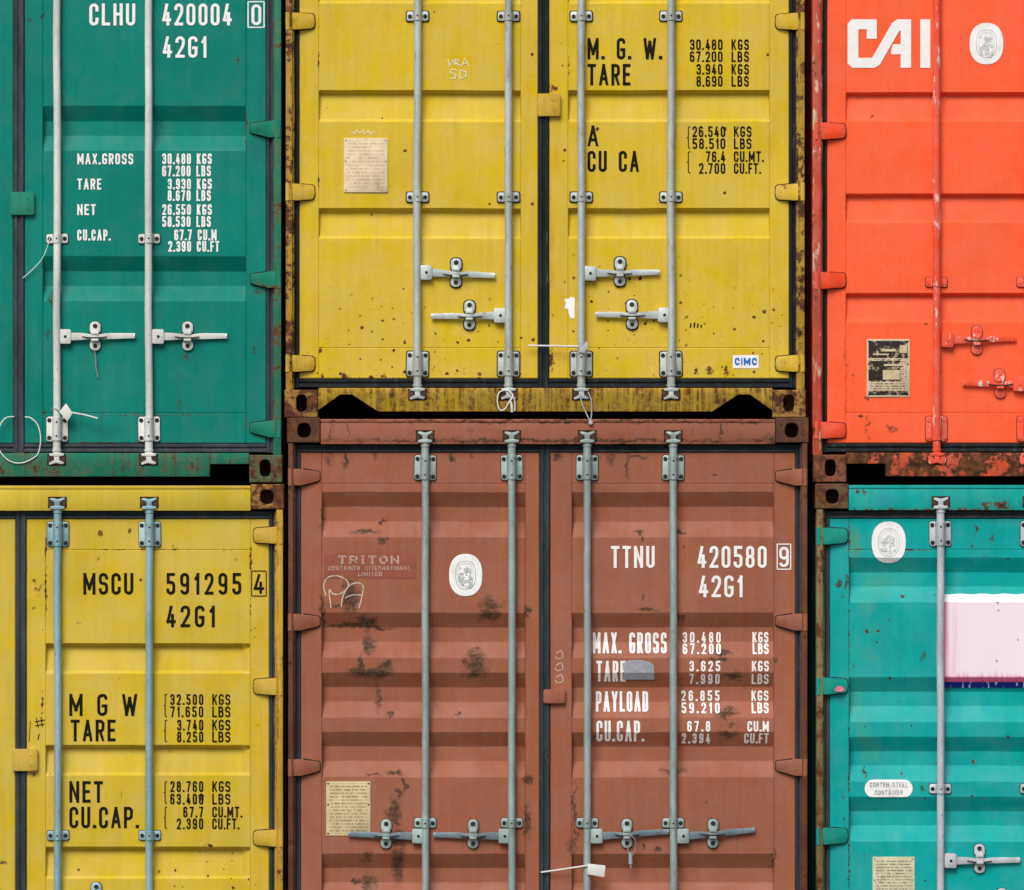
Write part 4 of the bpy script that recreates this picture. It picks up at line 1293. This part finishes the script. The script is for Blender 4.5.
marks('sticker', tl[0], tox, toy, [STICKER_WHITE], t)
marks('sticker_lettering', tl[0], tox, toy, [plain('grey_sticker_ink', (.30, .33, .34), .5, .3, bumpk=0)], lambda m: (m.text('CORTEN STEEL', 870, 908, 782.6, 787.2, .7), m.text('CONTAINER', 875, 903, 790.4, 795, .7)), .0036)

# pink faded advertising sticker
n = NT('faded_pink_sheet')
sep = n.t.nodes.new('ShaderNodeSeparateXYZ'); n.t.links.new(n.pos(), sep.inputs[0])
zt = (GY - 602) * S; zb = (GY - 681) * S; x0m = (944 - CX0) * S
pk = n.ramp(n.m('ADD', sep.outputs[0], n.m('MULTIPLY', n.m('SUBTRACT', n.noise(3, 5, .6, stretch=(14, 1, .5)), .5), .22)), x0m - .05, x0m + .07, .85, .05)
lo = n.ramp(n.m('ADD', sep.outputs[2], n.m('MULTIPLY', n.m('SUBTRACT', n.noise(6, 4, .6, stretch=(8, 1, .6)), .5), .10)), zb - .01, zb + .05, 1, 0)
f = n.m('MAXIMUM', pk, n.m('MULTIPLY', lo, .8))
c = n.mix(f, lin((244, 232, 240)), lin((234, 128, 172)))
c = n.mix(n.m('MULTIPLY', n.ramp(n.noise(2, 6, .6, stretch=(30, 1, .9)), .5, .66), .7), c, lin((240, 232, 238)))
c = n.mix(n.m('MULTIPLY', n.blobs([(998, 601, 2.6, 3.4, 1.3), (998.6, 607, 1.2, 6, .8), (997, 661, 2, 1.5, 1.0), (1018, 640, 1.5, 1.5, 1.0)], .5, n.noise(60, 3), .008), .9), c, (.22, .085, .035))
_ed = n.ramp(n.m('ADD', sep.outputs[0], n.m('MULTIPLY', n.noise(24, 4, stretch=(1, 1, .3)), .02)), x0m + .012, x0m + .034, 1, 0)
c = n.mix(n.m('MULTIPLY', _ed, .75), c, lin((222, 110, 168)))
c = n.mix(n.m('MULTIPLY', n.ramp(n.m('ADD', sep.outputs[2], n.m('MULTIPLY', n.m('SUBTRACT', n.noise(60, 4, stretch=(3, 1, .2)), .5), .025)), zb + .012, zb + .026, 1, 0), .8), c, lin((205, 48, 110)))
c = n.mix(n.m('GREATER_THAN', sep.outputs[2], n.m('MULTIPLY_ADD', n.noise(30, 3), .006, zt - .003)), c, lin((243, 240, 242)))
PINK = n.done(c, .5, 0, .3)
n = NT('sticker_blue_stripe')
c = n.mix(n.ramp(n.noise(12, 5, .6, stretch=(4, 1, .5)), .58, .62), lin((24, 34, 130)), lin((200, 205, 225)))
NAVY = n.done(c, .5, 0, .3)


def t(m):
    xs = [944.2 + k * 6 for k in range(15)]
    top = [594.2 + .5 * math.sin(k * 1.7) for k in range(15)]
    for k in range(14):
        m.flat([(xs[k], top[k]), (xs[k], 682.2), (xs[k + 1], 682.2), (xs[k + 1], top[k + 1])], 0, 0)
        m.flat([(xs[k], 682.2), (xs[k], 688.2), (xs[k + 1], 688.2), (xs[k + 1], 682.2)], 0, 1)


marks('sticker', tl[0], tox, toy, [PINK, NAVY], t, .003)
plate_at(tl[0], tox, toy, 872.8, 857, 915, 912, print_plate('grey_plate_print', lin((205, 200, 170)), lin((110, 104, 84)), 872.8, 857, 915, 912, 18, .7), GALV_BROWN)
marks('paint_smear', tl[0], tox, toy, [plain('pink_smear', lin((226, 120, 150)), .5, .2, bumpk=0)], lambda m: m.flat([(834, 688.6), (838, 685.6), (842, 686.4), (844.6, 689.6), (841, 691.6), (835, 691)]), .0475)

# ================================================================== seals and wires hanging on the rods
def world(px, py): return ((px - CX0) * S, 0, (GY - py) * S)


def seal(name, label, cat, x, y, build, mats):
    m = M(x, y); build(m)
    return tag(link(name, m, mats, None, world(x, y)), label, cat)


RF = ROD_D - ROD_R * S - .003      # just in front of a rod
seal('security_seal', 'white square seal tag on the left lock rod of the dark green container', 'seal', 57, 410, lambda m: (
    m.prism([(60, 412), (66.6, 403.4), (73.4, 413), (68, 421.6)], RF - .012, RF - .006, .001),
    m.tube(curve([(51.6, 410, .03, 1), (53, 408.6, .02, 1), (57.5, 409.6, RF, 1), (62.6, 413, RF - .004, 1)]), .7, 6, 1),
    m.tube([(72, 412.6, RF - .008), (84, 414.6, RF - .006), (98, 418.4, RF - .002)], .9, 6)), [WIRE, STEEL_WIRE])
seal('wire_loop', 'large loop of white wire hung across the meeting edge of the dark green doors', 'wire', 20, 440, lambda m:
     m.tube(curve([(25, 417, .03), (31, 418, .02), (38, 425, .012), (41, 438, .010), (39, 452, .010), (34, 458, .004), (22, 463, .003), (10, 461, .003), (1, 452, .004), (-3, 440, .01), (0, 426, .012), (6, 418, .02), (14, 416.6, .034)]), .62, 6), [WIRE])
seal('wire', 'thin pale wire drooping from the upper rod guide of the dark green container', 'wire', 48, 242, lambda m:
     m.tube(curve([(50, 238, .012), (47.6, 247, .016), (42, 259, .026), (33, 269, .034), (23, 278, .036)]), .45, 6), [WIRE])
seal('wire', 'thin wire hanging below the left handle retainer of the dark green container', 'wire', 95, 350, lambda m:
     m.tube(curve([(94, 349, .03), (95.6, 358, .035), (96, 368, .038), (98, 377, .04)]), .6, 6), [STEEL_WIRE])
seal('wire_seal', 'knotted white strap seal at a rod end left of the yellow meeting doors', 'seal', 508, 400, lambda m: (
    m.tube(curve([(505, 390, .0), (499, 393, -.004), (497.4, 402, -.005), (500, 410, -.004), (505, 409, -.004), (509, 402, -.005), (513, 398, -.005), (515, 403, -.004), (514.6, 411, -.002)]), .66, 6),
    m.tube([(510, 400, -.005), (511.5, 405, -.006), (512, 412, -.002)], 1.3, 6),
    m.tube(curve([(505, 390, .0), (509, 391, -.006), (513, 396, -.007), (510, 401, -.006)]), .9, 6)), [WIRE])
seal('wire_seal', 'grey strap loop dangling from a rod end over the sill of the yellow container', 'seal', 585, 400, lambda m: (
    m.tube(curve([(580, 393, -.002), (582, 404, -.004), (586, 413, -.003), (590, 421, .0)]), .66, 6),
    m.tube(curve([(588, 392, .0), (591, 400, -.004), (591.6, 411, -.003), (590.6, 421, .0)]), .66, 6),
    m.disc(590.6, 422.5, 2.2, -.006, .003, 0, 10, .001)), [TURQ_ROD])
seal('cable_tie', 'white cable tie sticking out across the dark seal between the yellow doors', 'cable tie', 580, 346, lambda m: (
    m.tube([(528, 345.6, .02), (552, 345.9, .012), (578, 346.4, RF - .002)], .9, 6),
    m.prism([(578, 352), (586.6, 341), (588, 347), (584.6, 353.6)], RF - .012, RF - .004, .001, mi=1)), [WIRE, TURQ_ROD])
seal('security_seal', 'white seal tag with a long straight tail on the reddish brown container', 'seal', 588, 868, lambda m: (
    m.prism([(587.8, 863), (605.4, 865), (604.2, 876.6), (587, 873.6)], RF - .008, RF - .003, .001),
    m.tube([(541, 872.4, .034), (560, 869.4, .016), (588, 865, RF - .002)], .85, 6)), [WIRE])
seal('bolt_seal', 'small grey bolt seal hanging from a handle on the reddish brown right door', 'seal', 629, 845, lambda m: (
    m.tube(curve([(628, 834, .006), (634, 838, .004), (636, 846, .012), (633, 854, .02), (630, 858, .026)]), .45, 6),
    m.tube(curve([(628, 846, .024), (628, 852, .028), (630, 858, .028)]), .5, 6),
    m.tube([(630.4, 852, .027), (630.6, 864, .027)], 2.0, 8, 1), m.tube([(630.6, 864, .027), (630.8, 868, .027)], .7, 6, 1)), [STEEL_WIRE, GALV_BROWN])

# ================================================================== ground, plinth
n = NT('yard_asphalt')
c = n.mix(n.ramp(n.noise(.6, 6, .6), .35, .65), (.05, .05, .048), (.085, .083, .08))
c = n.mix(n.m('MULTIPLY', n.ramp(n.noise(9, 5), .5, .7), .4), c, (.04, .04, .038))
n.bump(n.noise(40, 5), .3, .004)
CONC = n.done(c, .85, 0, .2)
m = M(); bm = m.bm
q = [bm.verts.new(v) for v in ((-400, -400, 0), (400, -400, 0), (400, 400, 0), (-400, 400, 0))]; bm.faces.new(q)
g = link('ground', m, CONC); tag(g, kind='structure'); g.location = (0, 0, -.004)
m = M(); hgt = (GY - 970.7)
m.box(-262, -hgt, 262, 0, -.05, 12.3, .02)
pl = link('concrete_plinth', m, CONC, None, (((287.3 + 808.3) / 2 - CX0) * S, 0, 0)); tag(pl, kind='structure')

# ================================================================== light
SUN_EL, SUN_AZ = math.radians(46), math.radians(199)     # behind the camera, high
dirv = Vector((math.sin(SUN_AZ) * math.cos(SUN_EL), math.cos(SUN_AZ) * math.cos(SUN_EL), math.sin(SUN_EL)))
w = bpy.data.worlds.new('World'); scene.world = w; w.use_nodes = True
nt = w.node_tree; bg = nt.nodes['Background']
sky = nt.nodes.new('ShaderNodeTexSky'); sky.sky_type = 'NISHITA'; sky.sun_disc = False
sky.sun_elevation = SUN_EL; sky.sun_rotation = SUN_AZ
sky.dust_density = 4.0; sky.air_density = 1.0; sky.ozone_density = 1.0
nt.links.new(sky.outputs[0], bg.inputs[0]); bg.inputs[1].default_value = .065
ld = bpy.data.lights.new('sun', 'SUN'); ld.energy = 1.5; ld.angle = math.radians(30); ld.color = (1, .975, .95)
lo_ = bpy.data.objects.new('sun', ld); col.objects.link(lo_); lo_.location = dirv * 30
lo_.rotation_euler = dirv.to_track_quat('Z', 'Y').to_euler()

# ================================================================== camera
cd = bpy.data.cameras.new('camera'); cam = bpy.data.objects.new('camera', cd); col.objects.link(cam)
D = 26.0
cam.location = (0, -D, (GY - 445) * S); cam.rotation_euler = (math.radians(90), 0, 0)
cd.sensor_width = 36; cd.lens = 36 * (D + .03) / (1024 * S); cd.clip_end = 2000
scene.camera = cam
scene.view_settings.view_transform = 'Standard'; scene.view_settings.look = 'None'
scene.view_settings.exposure = 0.62; scene.view_settings.gamma = 1
scene.render.resolution_x = 1024; scene.render.resolution_y = 890
